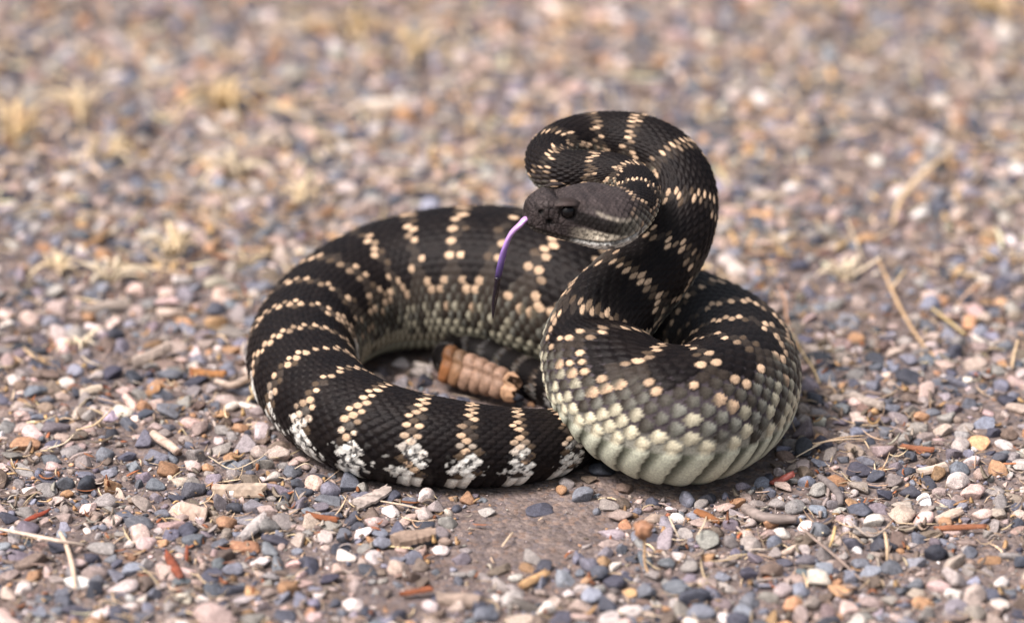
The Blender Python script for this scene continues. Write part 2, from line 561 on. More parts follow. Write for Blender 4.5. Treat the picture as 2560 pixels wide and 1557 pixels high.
# cross-section: half width, height above and below the axis
hw = np.array([[0, 0], [.00012, .0022], [.0004, .0040], [.0009, .0051], [.002, .0061], [.004, .0070], [.007, .0079], [.011, .0089], [.015, .0099], [.019, .0114],
               [.023, .0137], [.027, .0156], [.031, .0163], [.034, .0156], [.037, .0138], [.040, .0116], [.044, .0098], [.050, .0087], [.060, .0085]])
ht = np.array([[0, 0], [.00012, .0017], [.0004, .0030], [.0009, .0039], [.002, .0050], [.004, .0063], [.006, .0073], [.008, .0077], [.011, .0074], [.015, .0077], [.020, .0084],
               [.026, .0091], [.033, .0094], [.040, .0092], [.046, .0088], [.052, .0086], [.060, .0085]])
hb = np.array([[0, 0], [.00012, .0024], [.0004, .0042], [.0009, .0052], [.002, .0060], [.004, .0068], [.007, .0075], [.012, .0084], [.018, .0096], [.025, .0106],
               [.031, .0106], [.036, .0098], [.042, .0090], [.050, .0086], [.060, .0085]])
blend = sstep(0.042, 0.056, xh)[:, None]
wW = np.interp(xh, hw[:, 0], hw[:, 1])[:, None] * (1 - blend) + rad[:, None] * blend
wT = np.interp(xh, ht[:, 0], ht[:, 1])[:, None] * (1 - blend) + rad[:, None] * blend * 1.0
wB = np.interp(xh, hb[:, 0], hb[:, 1])[:, None] * (1 - blend) + rad[:, None] * blend * 0.97
nexp = np.interp(xh, [0, .004, .014, .03, .045, .06], [2.6, 3.3, 3.1, 2.5, 2.1, 2.0])[:, None] + np.where(np.cos(thw) < 0, 1.0, 0.0)[None, :] * (sstep(.006, .016, xh) * (1 - sstep(.034, .044, xh)))[:, None]
sn, cs = np.sin(thw)[None, :], np.cos(thw)[None, :]
hz = np.where(cs > 0, wT, wB)
eps = 1e-7
rho = ((np.abs(sn) / (wW + eps)) ** nexp + (np.abs(cs) / (hz + eps)) ** nexp) ** (-1.0 / nexp)

# features of the head (in millimetres behind the snout and degrees from the crown)
X = (xh * 1000)[:, None]
A = np.degrees(ath)[None, :]
hm = (1 - sstep(44, 56, xh * 1000))[:, None]               # head mask


def ga(x, c, s): return np.exp(-((x - c) / s) ** 2)


feat = np.zeros((nS, nT))
feat += 0.5 * ga(X, 13.6, 4.6) * sstep(24, 44, A) * (1 - sstep(54, 62, A))   # ridge carrying the brow plate
feat -= 0.35 * ga(X, 13.6, 4.8) * ga(A, 26, 4.5)                # seam behind the brow plate
feat -= 2.0 * ga(X, 13.5, 3.0) * ga(A, 70, 11)                # eye socket
feat += 0.55 * ga(X, 8.2, 3.0) * ga(A, 48, 9)                 # canthus
feat -= 1.5 * ga(X, 3.5, 0.95) * ga(A, 68, 9)                 # nostril
feat += 0.40 * ga(X, 3.5, 1.9) * ga(A, 68, 16)
feat -= 1.8 * ga(X, 7.3, 1.3) * ga(A, 97, 9)                 # heat pit
feat -= 0.30 * ga(X, 6.5, 0.35) * sstep(50, 60, A) * (1 - sstep(100, 112, A))   # seams between the snout plates
feat -= 0.30 * ga(X, 10.3, 0.35) * sstep(50, 60, A) * (1 - sstep(100, 112, A))
feat -= 0.35 * ga(X, 1.4, 0.3) * (1 - sstep(100, 115, A))
feat -= 1.7 * ga(X, 12.0, 2.1) * ga(A, 0, 36)                # dip between snout and crown
feat += 0.5 * ga(X, 6.5, 2.6) * ga(A, 20, 28)                 # internasal hump
feat -= 0.6 * ga(X, 25, 6.5) * ga(A, 0, 18)                   # furrow on the crown
feat += 0.7 * ga(X, 33, 7) * ga(A, 88, 20)                    # jaw muscle
zloc = rho * cs * 1000                                        # mm above the axis
zm = np.interp(xh * 1000, [0, 3, 8, 14, 20, 26, 32, 37, 40], [-4.3, -5.0, -5.8, -6.4, -6.2, -5.1, -3.4, -2.1, -1.2])[:, None]
mouth = np.exp(-((zloc - zm) / 0.33) ** 2) * (1 - sstep(36, 40, xh * 1000))[:, None] * sstep(0.3, 1.2, xh * 1000)[:, None] * (A > 50)
feat -= 0.75 * mouth
feat += 0.30 * np.exp(-((zloc - zm - 1.2) / 0.8) ** 2) * (1 - sstep(34, 40, xh * 1000))[:, None] * (A > 50)   # upper lip
feat += 0.22 * np.exp(-((zloc - zm + 1.4) / 0.8) ** 2) * (1 - sstep(34, 40, xh * 1000))[:, None] * (A > 50)   # lower lip
feat *= sstep(0.0, 2.5, xh * 1000)[:, None]
rho = rho + feat * hm * 0.001

dirv = Lf[:, None, :] * np.sin(thw)[None, :, None] + Dd[:, None, :] * np.cos(thw)[None, :, None]
P0 = c0[:, None, :] + dirv * rho[:, :, None]
# a heavy body settles: flatten where it rests on the ground
st = np.linalg.norm(np.gradient(P0, ss, axis=0), axis=2)
st = np.clip(st, 0.3, 2.2)

# --- shingled scale relief as a height field on the tube
UU = np.repeat(U[:, None], nT, 1)
best = np.full((nS, nT), -1.0)
bi = np.zeros((nS, nT)); bj = np.zeros((nS, nT)); ba = np.zeros((nS, nT)); bb = np.zeros((nS, nT))
ventral = (vrow > 90)
vr = np.where(ventral, 0, vrow)
js = np.round(vr)
stc = np.clip(st, 0.62, 2.0) ** 1.35
stw = np.clip(st, 1.0, 1.7) ** -0.35
sfr = sstep(1.02, 1.25, st)
for dj in (-1, 0, 1):
    j = js + dj
    ok = (np.abs(j) <= (NROW - 1) / 2) & ~ventral
    off = np.where((j.astype(int) % 2) == 0, 0.0, 0.5)[None, :]
    for di in (-1, 0, 1, 2):
        c = np.floor(UU - off) + di + off
        a = (c - UU) * np.maximum(stc, 0.75)       # + towards the tail
        b = (vr - j)[None, :] * np.ones((nS, 1))
        jit = (hash2(np.floor(c), j[None, :], 5) - 0.5) * 0.10
        la, lb = 0.84 + jit, 0.60
        tip = np.clip(a / la, 0, 1)
        wid = 0.90 * stw * np.clip(1 - tip ** 1.9, 0, 1) ** 0.62 * np.where(a < 0, (1 - np.clip(-a / lb, 0, 1) ** 2.4) ** (0.12 + 0.5 * sfr), 1)
        inside = (a < la) & (a > -lb) & (np.abs(b) < wid) & ok[None, :]
        bn = np.abs(b) / np.maximum(wid, 0.05)
        h = 0.18 + 0.82 * np.clip((a + lb) / (la + lb), 0, 1)
        h = h * (1 - 0.42 * bn ** 2.2) * (1 - 0.28 * sstep(0.75, 1.0, tip))
        h = h + 0.26 * np.exp(-(b / 0.12) ** 2) * sstep(-0.4, 0.1, a) * (1 - sstep(0.6, 1, tip))
        h = np.where(inside, h, -1)
        up = h > best
        best = np.where(up, h, best); bi = np.where(up, c, bi); bj = np.where(up, j[None, :] * np.ones((nS, 1)), bj)
        ba = np.where(up, a / la, ba); bb = np.where(up, b, bb)
skin = (best < 0) & ~ventral[None, :]
# ventral scutes
bv = (math.pi - ath) / (math.pi - THV)            # 0 mid-belly .. 1 edge
Uv = UU + 0.42 * bv[None, :] ** 3
fv = 1 - (Uv - np.floor(Uv))
hv = 0.05 + 1.0 * np.sin(np.clip(fv, 0, 1) * 1.75) ** 1.1 * (1 - 0.35 * sstep(0.9, 1.0, fv))
best = np.where(ventral[None, :], hv, np.where(skin, 0.02, best))
bi = np.where(ventral[None, :], np.floor(Uv), bi)
ba = np.where(ventral[None, :], fv * 2 - 1, ba)
amp = (np.interp(ss, [0, .03, .15, .4, STOT - .2, STOT - .06, STOT - .04, STOT - .024, STOT - .017, STOT - .011, STOT - .006], [.00030, .00040, .00065, .00090, .00080, .00060, .00050, .00046, .00036, .00014, 0.0]))[:, None]
amp = amp * np.clip(st, 0.45, 1.1)
amp = np.where((X < 44) & (A > 112), 0.00006, amp)
P1 = P0 + dirv * (best * amp)[:, :, None]

# --- colours, decided scale by scale
sc_s = np.interp(np.clip(bi, 0, U[-1]), U, ss)                       # s of the scale centre
sc_th = np.abs(row_theta(bj))
sc_th = np.where(ventral[None, :], ath[None, :], sc_th)
hid1 = hash2(bi * 2, bj, 1); hid2 = hash2(bi * 2, bj, 2); hid3 = hash2(bi * 2, bj, 3)
tailf = 1 - sstep(0.20, 0.36, sc_s)            # 1 on the rear third, where the blotches become rings
per = np.interp(ss, [0, .05, .15, .30, .45, .6, .72, .82, STOT], [.0075, .012, .0175, .0195, .0215, .0215, .0185, .0155, .012])
ph_s = np.concatenate([[0], np.cumsum(0.5 * (1 / per[1:] + 1 / per[:-1]) * np.diff(ss))])
ph = np.interp(sc_s, ss, ph_s) + 0.07 * (hid1 - 0.5)
q = np.abs((ph - np.floor(ph)) - 0.5)                    # 0 blotch centre .. 0.5 between blotches
deg = np.degrees(sc_th)
# blotch: half-length shrinks towards the flank
hl_mid = np.interp(deg, [0, 20, 45, 62, 70, 71], [0.385, 0.385, 0.34, 0.22, 0.05, -1])
hl_tail = np.interp(deg, [0, 30, 90, 180], [0.40, 0.38, 0.29, 0.26])
hl = hl_mid * (1 - tailf) + hl_tail * tailf
hl = np.where((tailf < 0.5), hl_mid, hl_tail)
inb = q < hl
edge = (~inb) & (q < hl + 0.095)
lowedge = (tailf < 0.5) & (~inb) & (deg > 50) & (deg < 74) & (q < 0.30)
# secondary blotches low on the flank, out of step
q2 = np.abs((ph * 1.0 + 0.5 - np.floor(ph * 1.0 + 0.5)) - 0.5)
dark = np.array([.0052, .0041, .0044]); darkb = np.array([.0125, .0096, .0088])
pale = np.array([.60, .43, .285]); inter = np.array([.034, .027, .022])
flank = np.array([.075, .058, .046]); flank_tip = np.array([.30, .31, .265])
cream = np.array([.64, .60, .44]); green = np.array([.50, .56, .46])
colr = np.zeros((nS, nT, 3)) + inter
b0 = 1 - np.maximum(stc, 0.75) / 0.84
tipf = sstep(0.30, 0.92, (ba - b0) / (1 - b0))
# flank scales: brown base, grey-green tip, paler downwards
fl = sstep(58, 92, deg)
flankc = mixc(flank * 0.42, flank_tip, tipf * (0.15 + 0.75 * hid2 ** 1.5))
colr = mixc(colr, flankc, fl)
low = sstep(89, 118, deg + 14 * (hid3 - 0.5))
pick = (hid1 < 0.34 + 0.60 * low) & (q2 > 0.10 - 0.1 * low)
lowc = mixc(np.array([.075, .065, .05]), cream * 1.05, sstep(0.15, 0.7, (ba - b0) / (1 - b0)))
colr = np.where((pick & (deg > 84) & (tailf < 0.5))[..., None], mixc(colr, lowc, 0.35 + 0.6 * low), colr)
colr = np.where(((hid2 > 0.90) & (deg > 66) & (deg < 95) & (tailf < 0.5))[..., None], mixc(np.array([.09, .08, .06]), pale * 0.85, tipf), colr)
# tail third: rings down to the belly
white = np.array([.82, .82, .76])
tl = sstep(62, 100, deg)
tailpale = mixc(mixc(inter * 1.3, pale * 0.85, sstep(0.35, 0.55, hid2) * (1 - sstep(0.70, 1.10, (bb / 0.66) ** 2 + ((ba - 0.22) / 0.66) ** 2))), white, tl * (hid3 > 0.25))
colr = np.where((tailf >= 0.5)[..., None], tailpale, colr)
dim = np.where(hid3 < 0.24, 0.18, np.where(hid3 < 0.42, 0.48, 0.75 + 0.45 * hid2))
edgec = mixc(pale * dim[..., None], white, np.where(tailf >= 0.5, tl * (hid3 >= 0.28), 0))
dsz = 0.47 + 0.18 * hid1
dot = (1 - sstep(0.55, 1.15, (bb / dsz) ** 2 + ((ba - 0.24) / dsz) ** 2)) * (0.72 + 0.28 * hid3)
colr = np.where((edge & ((deg < 72) | (tailf >= .5)) & (hid1 > 0.06))[..., None], mixc(np.array([.016, .013, .012]), edgec, np.where((tailf >= 0.5) & (deg > 75), np.maximum(dot, 0.8), dot)), colr)
colr = np.where((lowedge & (hid1 > 0.25))[..., None], mixc(np.array([.022, .018, .016]), pale * (0.7 + 0.4 * hid2[..., None]), dot), colr)
dk = mixc(dark, darkb, 0.6 * hid2 + 0.4 * sstep(0.2, 0.5, q))
dk = mixc(dk, dk * 2.2, (0.5 * np.exp(-(bb / 0.12) ** 2)) * ~ventral[None, :])
fleck = sstep(0.57, 0.66, fbm(UU * 3.1, thw[None, :] * 11 + 0 * UU, 45, 3)) * (tailf >= .5) * sstep(60, 85, deg)
colr = mixc(colr, np.array([.02, .018, .022]), fleck * 0.9)
colr = np.where(inb[..., None], dk, colr)
spill = sstep(0.60, 0.70, fbm(UU * 2.3 + 50, thw[None, :] * 9 + 0 * UU, 46, 3)) * inb * (tailf >= .5) * sstep(85, 110, deg) * (q > hl - 0.16)
colr = mixc(colr, white * 0.8, spill * 0.8)
# belly
bshade = mixc(np.array([.17, .18, .135]), mixc(np.array([.60, .66, .54]), cream, 0.35), sstep(-0.55, 0.35, ba + 0.55 * (1 - bv[None, :]) * 1.6))
bcol = np.where((tailf < 0.5)[..., None], bshade, np.where(inb[..., None], dark * 2.0, white))
colr = np.where(ventral[None, :, None] & np.ones((nS, 1, 1), bool), bcol, colr)
# skin between the scales
dv = np.degrees(ath)[None, :] * np.ones((nS, 1))
skc = mixc(np.array([.016, .013, .015]), np.array([.062, .052, .058]), sstep(45, 78, dv))
skc = mixc(skc, np.array([.30, .30, .25]), sstep(104, 122, dv))
skc = np.where((ss < 0.30)[:, None, None], np.array([.012, .010, .012]), skc)
colr = np.where(skin[..., None], skc, colr)
# base of every scale is darker than its tip
colr = colr * (0.62 + 0.38 * sstep(-0.6, 0.0, ba))[..., None]
# black tail end
colr = mixc(colr, np.minimum(colr * 0.35, .05), (1 - sstep(0.03, 0.14, ss))[:, None] * np.ones((1, nT)))
# --- head colours
Xn = X + np.zeros((1, nT)); Zn = zloc
hn = fbm(Xn * 0.9, Zn * 0.9 + (thw[None, :] > 0) * 40, 21, 3)
headc = mixc(np.array([.024, .020, .0205]), np.array([.068, .055, .053]), hn)
headc = mixc(headc, np.array([.10, .072, .056]), 0.3 * ga(X, 13.6, 4.0) * sstep(34, 42, A) * (1 - sstep(57, 61, A)))
def stripe(x0, z0, x1, z1, wd, soft=0.6):
    t = np.clip((Xn - x0) / (x1 - x0), 0, 1)
    zc = z0 + (z1 - z0) * t
    return (1 - sstep(wd - soft, wd + soft, np.abs(Zn - zc))) * sstep(x0 - 1, x0 + 1.5, Xn) * (1 - sstep(x1 - 2, x1 + 1, Xn))
below = stripe(13, -3.4, 37, -2.6, 2.0)
headc = mixc(headc, mixc(np.array([.14, .125, .10]), np.array([.52, .47, .37]), sstep(0.30, 0.60, hn) * sstep(15, 24, Xn)), below * sstep(13, 19, Xn))
headc = mixc(headc, np.array([.011, .0095, .009]), stripe(15.5, 2.6, 37, 0.7, 2.4) * 0.95)
headc = mixc(headc, mixc(np.array([.18, .165, .14]), np.array([.44, .39, .31]), hash2(np.floor(Xn / 1.5), 0 * Xn, 4)), stripe(23, 5.6, 41, 2.6, 0.6, 0.45) * 0.6)
headc = mixc(headc, mixc(np.array([.17, .165, .14]), np.array([.42, .39, .31]), hn), ga(Xn, 37, 4.2) * ga(Zn, 0.0, 3.2) * (A > 55) * 0.9)
lowj = (Zn < zm) & (A > 55)
ljc = mixc(np.array([.76, .76, .70]), np.array([.05, .045, .045]), sstep(0.55, 0.62, fbm(Xn * 0.8, Zn * 1.1, 61, 2)) * sstep(18, 22, Xn) * (1 - sstep(31, 35, Xn)) * 0.8)
ljc = mixc(ljc, np.array([.10, .09, .08]), 1 - sstep(15, 20, Xn))
headc = np.where(lowj[..., None], ljc, headc)
lipm = (Zn >= zm) & (Zn < zm + 1.5) & (A > 60)
lipc = mixc(np.array([.05, .042, .038]), np.array([.50, .45, .36]), sstep(15, 21, Xn))
headc = np.where((lipm & (Xn < 38))[..., None], mixc(headc, lipc, 0.75), headc)
headc = mixc(headc, np.array([.004, .004, .004]), np.clip(1.2 * ga(X, 3.5, 0.95) * ga(A, 68, 9) + 1.2 * ga(X, 7.3, 1.2) * ga(A, 97, 9), 0, 1))
headc = mixc(headc, np.array([.006, .006, .006]), np.clip(mouth, 0, 1) * 0.8)
headc = mixc(headc, np.array([.012, .01, .01]), ga(X, 13.5, 3.4) * ga(A, 70, 14) * 0.8)
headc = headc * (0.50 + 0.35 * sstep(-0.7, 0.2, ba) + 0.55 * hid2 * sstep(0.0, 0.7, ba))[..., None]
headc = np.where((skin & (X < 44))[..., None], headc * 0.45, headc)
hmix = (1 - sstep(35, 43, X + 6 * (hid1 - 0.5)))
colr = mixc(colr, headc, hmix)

V = P1.reshape(-1, 3)
colv = colr.reshape(-1, 3)
ii = (np.arange(nS - 1)[:, None] * nT + np.arange(nT)[None, :])
jj = (np.arange(nS - 1)[:, None] * nT + (np.arange(nT)[None, :] + 1) % nT)
F = np.stack([ii, ii + nT, jj + nT, jj], -1).reshape(-1, 4)
# caps at both ends
V = np.vstack([V, P1[0].mean(0), P1[-1].mean(0)])
colv = np.vstack([colv, colv[0], headc[-1, 0]])
k = np.arange(nT); k2 = (k + 1) % nT
cap0 = np.stack([np.full(nT, nS * nT), k, k2], -1)
cap1 = np.stack([np.full(nT, nS * nT + 1), (nS - 1) * nT + k2, (nS - 1) * nT + k], -1)
headm = (np.repeat((1 - sstep(10, 19, xh * 1000))[:, None], nT, 1) * np.where(A < 60, 0.75, 0.6)).ravel()
headm = np.concatenate([headm, [0, 1]])
snake = bpy.data.objects.new('rattlesnake', None)
col.objects.link(snake)
snake.empty_display_size = 0.05
tag(snake, 'coiled dark rattlesnake with pale dotted bands, head raised and tongue out, on gravel', 'snake')
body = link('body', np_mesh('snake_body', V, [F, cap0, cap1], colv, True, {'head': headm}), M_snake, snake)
body['label'] = 'scaly dark brown snake body with pale dotted crossbands and cream belly edge'
print('snake verts', len(V), nS, nT)


# --- head frame for eye and tongue
def head_pt(x_mm, lat_mm, z_mm):
    s = STOT - x_mm * 0.001
    k = int(np.searchsorted(ss, s)); k = min(k, nS - 1)
    return c0[k] + Lf[k] * lat_mm * 0.001 + Dd[k] * z_mm * 0.001


def uv_ball(name, c, r, mat, parent, seg=32, scale=(1, 1, 1), rot=None):
    bm = bmesh.new()
    bmesh.ops.create_uvsphere(bm, u_segments=seg, v_segments=seg // 2, radius=1)
    M = Matrix.Diagonal((r * scale[0], r * scale[1], r * scale[2], 1))
    if rot is not None: M = rot @ M
    bmesh.ops.transform(bm, matrix=Matrix.Translation(c) @ M, verts=bm.verts)
    for f in bm.faces: f.smooth = True
    me = bpy.data.meshes.new(name); bm.to_mesh(me); bm.free()
    return link(name, me, mat, parent)


for sgn in (1, -1):
    e = uv_ball('eye', Vector(head_pt(13.5, sgn * 7.6, 3.8)), 0.0028, M_eye, snake)
    e['label'] = 'glossy black eye under the brow plate'


def brow(sgn):
    """shield-shaped plate roofing the eye"""
    nu, nv = 26, 12
    top = np.zeros((nu, nv, 3)); bot = np.zeros((nu, nv, 3)); cc = np.zeros((2, nu, nv, 3))
    for i in range(nu):
        t = i / (nu - 1); x = 8.0 + 9.6 * t
        half = 2.45 * max(0.03, math.sin(math.pi * (0.02 + 0.96 * t)) ** 0.8)
        for j in range(nv):
            v = j / (nv - 1) * 2 - 1                       # -1 inner .. 1 outer edge over the eye
            lat = 7.35 + 0.08 * (x - 9.2) + half * v
            z = 8.15 + 0.45 * (1 - v * v) * math.sin(math.pi * t) - 0.30 * (v + 1) - 0.22 * (v + 1) ** 2 + 0.75 * math.sin(math.pi * t) - 0.45 + 0.8 * (t - 0.4) - 0.5 * (2 * t - 1) ** 4
            rim = 1 - 0.75 * max(abs(v) ** 4, abs(2 * t - 1) ** 6)
            top[i, j] = head_pt(x, sgn * lat, z + 0.35 * rim); bot[i, j] = head_pt(x, sgn * lat, z - 0.45 * rim)
            base = np.array([.036, .028, .026]) * (0.8 + 0.4 * hash2(i // 5, j // 4, 6))
            cc[:, i, j] = base * (1.7 if v > 0.6 else 1.0) * (0.6 if v < -0.75 else 1.0)
    V_ = np.vstack([top.reshape(-1, 3), bot.reshape(-1, 3)]); n1 = nu * nv; f = []
    for i in range(nu - 1):
        for j in range(nv - 1):
            q_ = i * nv + j
            f.append([q_, q_ + nv, q_ + nv + 1, q_ + 1]); f.append([n1 + q_, n1 + q_ + 1, n1 + q_ + nv + 1, n1 + q_ + nv])
        for j in (0, nv - 1):
            q_ = i * nv + j; f.append([q_, n1 + q_, n1 + q_ + nv, q_ + nv])
    for j in range(nv - 1):
        for i in (0, nu - 1):
            q_ = i * nv + j; f.append([q_, n1 + q_, n1 + q_ + 1, q_ + 1])
    me = np_mesh('brow_plate', V_, np.array(f), cc.reshape(-1, 3), True, {'head': np.zeros(len(V_))})
    bm_ = bmesh.new(); bm_.from_mesh(me); bmesh.ops.recalc_face_normals(bm_, faces=bm_.faces); bm_.to_mesh(me); bm_.free()
    link('brow_plate', me, M_snake, snake)


brow(1); brow(-1)


def tube(name, pts, radii, mat, parent=None, colors=None, nseg=14, flat=1.0, n=10):
    P = np.hstack([np.array(pts, float), np.array(radii, float)[:, None]])
    if colors is not None: P = np.hstack([P, np.array(colors, float)])
    D_ = catmull(P, n) if len(P) > 2 else np.vstack([P[0] + (P[1] - P[0]) * t for t in np.linspace(0, 1, 6)])
    pt = D_[:, :3]; rr = np.maximum(D_[:, 3], 1e-5)
    t = np.gradient(pt, axis=0); t /= np.linalg.norm(t, axis=1, keepdims=True) + 1e-12
    up = np.array([0.13, 0.2, 0.97])
    n1 = np.cross(t, up); n1 /= np.linalg.norm(n1, axis=1, keepdims=True) + 1e-9
    n2 = np.cross(n1, t)
    a = np.linspace(0, 2 * math.pi, nseg, endpoint=False)
    V = pt[:, None] + rr[:, None, None] * (n1[:, None] * np.cos(a)[None, :, None] + flat * n2[:, None] * np.sin(a)[None, :, None])
    m = len(pt)
    V = np.vstack([V.reshape(-1, 3), pt[0], pt[-1]])
    i = (np.arange(m - 1)[:, None] * nseg + np.arange(nseg)[None, :])
    j = (np.arange(m - 1)[:, None] * nseg + (np.arange(nseg)[None, :] + 1) % nseg)
    F = np.stack([i, j, j + nseg, i + nseg], -1).reshape(-1, 4)
    k = np.arange(nseg); k2 = (k + 1) % nseg
    c0_ = np.stack([np.full(nseg, m * nseg), k2, k], -1)
    c1_ = np.stack([np.full(nseg, m * nseg + 1), (m - 1) * nseg + k, (m - 1) * nseg + k2], -1)
    cc = None
    if colors is not None:
        cc = np.repeat(D_[:, 4:7], nseg, 0); cc = np.vstack([cc, D_[0, 4:7], D_[-1, 4:7]])
    me = np_mesh(name, V, [F, c0_, c1_], cc)
    if mat is None: return me
    return link(name, me, mat, parent)


# tongue: out of the lip notch, curving down, two tines at the end
tg0 = head_pt(3.0, 0.8, -2.9)
Yt = tg0[1]
tp = [tg0, head_pt(-0.6, 1.0, -3.0)] + [at_y(px, py, Yt - 0.002 - 0.004 * k / 6) for k, (px, py) in
      enumerate([(1301, 561), (1279, 583), (1263, 618), (1252, 660), (1244, 700)])]
lil, blu, blk = (.52, .30, .62), (.22, .15, .42), (.012, .008, .014)
tc_ = [lil, lil, lil, (.46, .28, .60), (.32, .19, .50), (.12, .075, .24), blk]
tongue = tube('tongue', tp, [.0016, .0016, .0017, .00165, .0016, .0015, .0014], M_tongue, snake, tc_, 16, 0.6)
tongue['label'] = 'thin forked tongue, lilac at the base and black at the tip'
for d in (-1, 1):
    tt = [at_y(px, py, Yt - 0.006 + d * 0.0012) for (px, py) in [(1245, 694), (1240 + d * 2, 730), (1235 + d * 2, 762), (1232 + d * 1, 796)]]
    tube('tongue_tine', tt, [.0011, .0008, .00055, .0001], M_tongue, tongue, [blk] * 4, 10, 0.7)

# rattle: interlocking lobed segments of keratin; the last is broken open
ra = at_z(1128, 914, .0112); rb = at_z(1278, 968, .0102)
rax = rb - ra; RL = np.linalg.norm(rax); rax /= RL
rup = np.array([-0.05, 0.42, 1.0]); rup -= (rup @ rax) * rax; rup /= np.linalg.norm(rup)
rside = np.cross(rup, rax)            # towards the camera or away
if rside[1] > 0: rside = -rside
rattle = bpy.data.objects.new('rattle', None); col.objects.link(rattle); rattle.parent = snake
rattle['label'] = 'tan keratin rattle of lobed rings, broken open at its end'
NSEG = 6


def segment(k):
    f0 = k / NSEG
    Hh = 0.0079 - 0.0017 * f0 ** 1.2           # half height
    Ww = 0.0052 - 0.0008 * f0                  # half thickness
    L0 = RL * (k - 0.55) / NSEG; L1 = RL * (k + 0.80) / NSEG
    nu, nv = 26, 72
    u = np.linspace(0, 1, nu); a = np.linspace(0, 2 * math.pi, nv, endpoint=False)
    prof = np.interp(u, [0, .10, .25, .45, .62, .8, .92, 1], [.66, .86, .98, 1.0, .98, .87, .70, .50])
    sa, ca = np.sin(a), np.cos(a)
    # waist a little above the middle of each broad face: two lobes
    zc = sa
    waist = 1 - 0.20 * np.exp(-((zc - 0.28) / 0.20) ** 2)
    hgt = np.sign(sa) * np.abs(sa) ** 0.92
    Vv = np.zeros((nu, nv, 3)); cc = np.zeros((nu, nv, 3))
    for i in range(nu):
        pr = prof[i]
        lobe = 1 + 0.02 * np.sin(a * 5 + k) + 0.03 * np.sin(a * 2 + 1.7 * k)
        yy = Ww * pr * np.sign(ca) * np.abs(ca) ** 0.8 * waist * lobe
        zz = Hh * pr * hgt * lobe
        curve = 0.0016 * (hgt ** 2) * (-1.0)                    # rims sweep back towards the tail
        ll = L0 + (L1 - L0) * u[i] + curve
        Vv[i] = ra + rax * ll[:, None] + rside * yy[:, None] + rup * zz[:, None]
        base = np.array([.28, .18, .125]) * (0.92 + 0.16 * hash2(k, 3))
        if k == 0: base = np.array([.27, .115, .045])
        if k == 1: base = np.array([.29, .16, .085])
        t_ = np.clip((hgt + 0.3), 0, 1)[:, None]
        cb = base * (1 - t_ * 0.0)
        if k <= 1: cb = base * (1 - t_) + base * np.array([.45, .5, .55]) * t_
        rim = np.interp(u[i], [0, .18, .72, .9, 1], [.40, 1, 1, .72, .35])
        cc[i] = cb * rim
    Vv = Vv.reshape(-1, 3); cc = cc.reshape(-1, 3)
    i = (np.arange(nu - 1)[:, None] * nv + np.arange(nv)[None, :])
    j = (np.arange(nu - 1)[:, None] * nv + (np.arange(nv)[None, :] + 1) % nv)
    F = np.stack([i, j, j + nv, i + nv], -1).reshape(-1, 4)
    n0 = len(Vv)
    Vv = np.vstack([Vv, Vv[:nv].mean(0), Vv[-nv:].mean(0)]); cc = np.vstack([cc, cc[0], cc[-1]])
    q = np.arange(nv); q2 = (q + 1) % nv
    c0_ = np.stack([np.full(nv, n0), q2, q], -1)
    c1_ = np.stack([np.full(nv, n0 + 1), (nu - 1) * nv + q, (nu - 1) * nv + q2], -1)
    return link('rattle_segment', np_mesh('rattle_segment', Vv, [F, c0_, c1_], cc), M_rattle, rattle)


for k in range(NSEG): segment(k)


# torn last shell: open cup with a ragged rim
def torn():
    nu, nv = 14, 60
    a = np.linspace(0, 2 * math.pi, nv, endpoint=False)
    rag = 0.30 + 0.75 * vnoise(a / (2 * math.pi) * 9, 0 * a + 2.2, 33) + 0.25 * hash2(np.arange(nv) // 3, 0 * a, 4)
    rag[(a > 0.5) & (a < 1.3)] *= 0.35
    u = np.linspace(0, 1, nu)
    L0 = RL * (NSEG - 0.5) / NSEG
    V_ = np.zeros((2, nu, nv, 3))
    for side in range(2):
        th_ = 0.00022 * side
        for i in range(nu):
            pr = np.interp(u[i], [0, .3, .6, 1], [.80, .97, .93, .80]) 
            sa, ca = np.sin(a), np.cos(a)
            waist = 1 - 0.26 * np.exp(-((sa - 0.2) / 0.2) ** 2)
            yy = (0.0046 * pr - th_) * np.sign(ca) * np.abs(ca) ** 0.8 * waist
            zz = (0.0063 * pr - th_) * sa
            ll = L0 + 0.0058 * u[i] * rag
            V_[side, i] = ra + rax * ll[:, None] + rside * yy[:, None] + rup * zz[:, None]
    V0 = V_.reshape(-1, 3)
    n1 = nu * nv
    i = (np.arange(nu - 1)[:, None] * nv + np.arange(nv)[None, :])
    j = (np.arange(nu - 1)[:, None] * nv + (np.arange(nv)[None, :] + 1) % nv)
    Fo = np.stack([i, j, j + nv, i + nv], -1).reshape(-1, 4)
    Fi = Fo[:, ::-1] + n1
    q = np.arange(nv); q2 = (q + 1) % nv
    Fr = np.stack([(nu - 1) * nv + q, (nu - 1) * nv + q2, n1 + (nu - 1) * nv + q2, n1 + (nu - 1) * nv + q], -1)
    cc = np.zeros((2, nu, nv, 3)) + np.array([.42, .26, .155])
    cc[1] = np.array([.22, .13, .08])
    o = link('rattle_segment', np_mesh('rattle_torn', V0, [np.vstack([Fo, Fi, Fr])], cc.reshape(-1, 3)), M_rattle, rattle)
    o['label'] = 'torn open last shell of the rattle with a ragged rim'


torn()

# ------------------------------------------------------------------ stones


